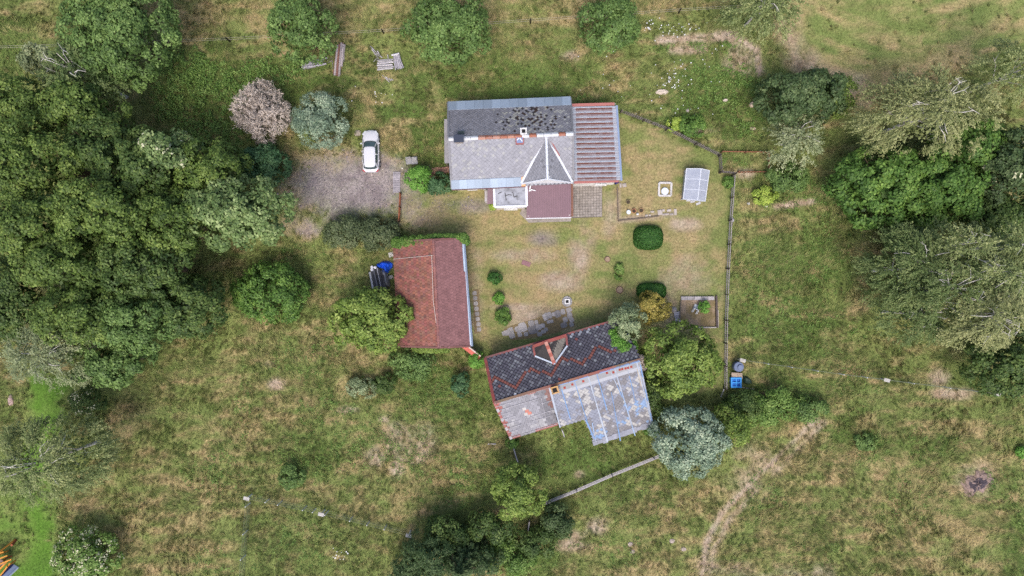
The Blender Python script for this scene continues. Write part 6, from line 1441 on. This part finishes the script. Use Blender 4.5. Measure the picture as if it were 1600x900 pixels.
def scatter_tufts(name, n, seed, test, per, label):
    g = np.random.default_rng(seed); x = g.uniform(-56, 56, n); y = g.uniform(-32, 32, n); mk = masks(x, y)
    cl = fbm(x, y, 2.6, 83, 3); keep = (g.random(n) < test(mk, x, y) * np.clip((cl - .3) * 3.2, .12, 1)) & ~footprint_mask(x, y); x, y = x[keep], y[keep]; mk = {k: v[keep] for k, v in mk.items()}; n = len(x)
    base = ground_rgb(x, y, mk); r = g.random(n); pick = np.where((r < .34)[:, None], np.array(C(170, 160, 112)), np.where((r < .56)[:, None], np.array(C(84, 104, 50)), np.array(C(132, 142, 84))))
    base = (base * .5 + pick * .5) * g.uniform(.75, 1.35, (n, 1)); ang0 = fbm(x, y, 6.0, 61, 2) * 14 + g.normal(size=n) * .6; sz = g.uniform(.3, .85, n)
    si = np.repeat(np.arange(n), per); N = len(si); ang = ang0[si] + g.normal(size=N) * .55; ln = sz[si] * g.uniform(.6, 1.15, N); le = g.uniform(.35, .97, N)
    b = np.stack([x[si] + g.normal(size=N) * .07, y[si] + g.normal(size=N) * .07, np.full(N, .004)], 1); d = np.stack([np.cos(ang), np.sin(ang)], 1); w = g.uniform(.016, .034, N); sd = np.stack([-d[:, 1], d[:, 0], np.zeros(N)], 1) * w[:, None]
    tip = b + np.concatenate([d * (ln * le)[:, None], (ln * np.sqrt(1 - le ** 2))[:, None]], 1)
    o = link(name, np_mesh(name, np.stack([b - sd, b + sd, tip], 1).reshape(-1, 3), None, 3, M['grass'], base[si] * g.uniform(.8, 1.25, (N, 1)))); tag(o, label, 'grass', kind='stuff')
scatter_tufts('grass_tufts', 52000, 8, meadow_test, 13, 'straw and green grass tufts standing in the rough meadows')
scatter_grass('lawn_grass', 330000, 2, lambda m, x, y: np.clip(np.maximum(m['yard'], np.maximum(m['lawn'], np.maximum(m['field'], .35))) - m['grav'] * 1.0 - m['soil'] * .5, 0, 1), .07, .16, .016, (.3, .9), (.85, 1.25), label='short dry grass of the yard and mown lawn')

def weed_patch(label, spots, pal, seed, leaf=.2, hgt=.6, per=60, flowers=0.0, name='weeds'):
    g = np.random.default_rng(seed); qs, cs = [], []
    for px, py, rx, ry in spots:
        c = P(px, py); a, b = rx * KG, ry * KG; n0 = int(math.pi * a * b * per / 10) + 4; th = g.uniform(0, 6.283, n0); r = np.sqrt(g.random(n0)) ; x = c.x + np.cos(th) * a * r; y = c.y + np.sin(th) * b * r
        keep = (g.random(n0) < np.clip(1.4 - r, 0, 1) * np.clip((fbm(x, y, 1.6, seed, 3) - .28) * 4, 0, 1)) & ~footprint_mask(x, y); x, y, r = x[keep], y[keep], r[keep]; n0 = len(x); h = hgt * g.uniform(.35, 1.1, n0) * (1.15 - r * .7)
        si = np.repeat(np.arange(n0), 10); n = len(si); t = g.uniform(0, 6.283, n); rr_ = g.uniform(.05, .3, n)
        pos = np.stack([x[si] + np.cos(t) * rr_, y[si] + np.sin(t) * rr_, np.maximum(.05, h[si] * g.uniform(.3, 1, n))], 1); ax = np.stack([np.cos(t), np.sin(t), g.uniform(-.5, .3, n)], 1)
        nor = nrm(np.array([0, 0, 1.0]) + g.normal(size=(n, 3)) * .4); qs.append(leaf_quads(pos, nor, ax, g.uniform(.7, 1.3, n) * leaf, g.uniform(.4, .6, n) * leaf)); tt = .45 + np.repeat(g.normal(size=n0) * .18, 10) + g.normal(size=n) * .12; cc = leaf_cols(g, pal, tt)
        if flowers: f = (g.random(n0) < flowers)[si] & (g.random(n) < .5); cc[f] = np.array(C(225, 225, 222))
        cs.append(cc)
    o = link(name, np_mesh(name, np.concatenate(qs), None, 4, M['leaf'], np.concatenate(cs))); tag(o, label, 'weeds', kind='stuff')
weed_patch('dense green weeds between the wood and the upper grass', [(305, 150, 70, 60), (345, 195, 60, 40), (290, 100, 40, 30), (370, 130, 60, 40), (430, 110, 50, 24)], 'weed', 11, .26, .8, 110)
weed_patch('leafy weeds above the slanting picket fence', [(1120, 115, 60, 26), (1100, 160, 60, 30), (1160, 130, 30, 24), (1060, 190, 30, 20), (1160, 200, 40, 24), (1060, 75, 50, 10), (930, 155, 40, 8), (1130, 80, 26, 14)], 'weed', 12, .2, .5, 80)
weed_patch('scattered green weeds in the left meadow', [(380, 630, 16, 60), (600, 600, 60, 30), (690, 610, 60, 50), (470, 720, 60, 40), (560, 700, 120, 60), (330, 740, 60, 50), (700, 740, 80, 60), (450, 400, 60, 24), (520, 640, 60, 40), (480, 560, 60, 50), (360, 880, 60, 30), (480, 850, 60, 40)], 'weed', 13, .18, .45, 38)
weed_patch('green weeds in the meadow right of the long fence', [(1180, 430, 40, 60), (1230, 500, 80, 50), (1290, 420, 40, 50), (1240, 300, 60, 40), (1290, 360, 50, 40), (1300, 520, 60, 40), (1340, 590, 60, 24), (1163, 253, 36, 14), (1250, 620, 80, 20)], 'weed', 14, .18, .45, 42)
weed_patch('weeds of the bottom field and below the cottage', [(900, 690, 60, 24), (990, 790, 60, 40), (1400, 700, 120, 40), (1420, 780, 80, 50), (1200, 780, 60, 50), (1560, 760, 40, 40), (960, 860, 60, 30), (850, 860, 60, 30), (1280, 860, 80, 30), (1590, 830, 20, 60)], 'weed', 15, .16, .35, 30)
def flowers(label, spots, seed, colr=(228, 228, 232), size=(.035, .085)):
    g = np.random.default_rng(seed); v = []
    for px, py, rx, ry, n in spots:
        c = P(px, py); x = c.x + g.normal(size=n) * rx * KG * .6; y = c.y + g.normal(size=n) * ry * KG * .6; s = g.uniform(*size, n); z = g.uniform(.3, .6, n)
        for k in range(n):
            a = g.uniform(0, 1.5); v += [(x[k] + s[k] * math.cos(a + q * 1.5708), y[k] + s[k] * math.sin(a + q * 1.5708), z[k] + .02 * (q % 2)) for q in range(4)]
    v = np.array(v); o = link('wildflowers', np_mesh('wildflowers', v, None, 4, M['leaf'], np.tile(np.array(C(*colr)), (len(v) // 4, 1)))); tag(o, label, 'flowers', kind='stuff')
flowers('white wildflowers in the grass above the slanting fence', [(1015, 45, 14, 10, 16), (1040, 50, 24, 12, 22), (1075, 48, 16, 8, 12), (1045, 125, 18, 14, 40), (1080, 100, 60, 40, 24), (1060, 175, 50, 14, 14), (540, 770, 60, 40, 0), (530, 862, 16, 12, 14), (590, 150, 30, 12, 10), (960, 130, 60, 40, 14), (880, 740, 40, 20, 0)], 3)
# gravel of the drive: loose stones
g = np.random.default_rng(17); n = 26000; x = g.uniform(-26, -4, n); y = g.uniform(2, 18, n); mk = masks(x, y); keep = (g.random(n) < mk['grav'] * 1.1) & ~footprint_mask(x, y); x, y = x[keep], y[keep]; n = len(x); s = g.uniform(.02, .06, n) * (1 + 1.2 * (g.random(n) < .03))
a = g.uniform(0, 6.283, n); vs = []
tops = np.stack([x, y, s * .8], 1); cs_ = [np.stack([x + s * np.cos(a + k * 1.5708), y + s * np.sin(a + k * 1.5708), np.full(n, .002)], 1) for k in range(4)]
v = np.concatenate([np.stack([cs_[k], cs_[(k + 1) % 4], tops], 1).reshape(-1, 3) for k in range(4)])
cc = np.array(C(132, 124, 126)) * g.uniform(.6, 1.35, (n, 1)); wh = g.random(n) < .015; cc[wh] = np.array(C(215, 210, 200))
o = link('gravel', np_mesh('gravel', v, None, 3, M['stone'], np.concatenate([cc] * 4))); tag(o, 'loose grey gravel of the drive around the car', 'gravel', kind='stuff')
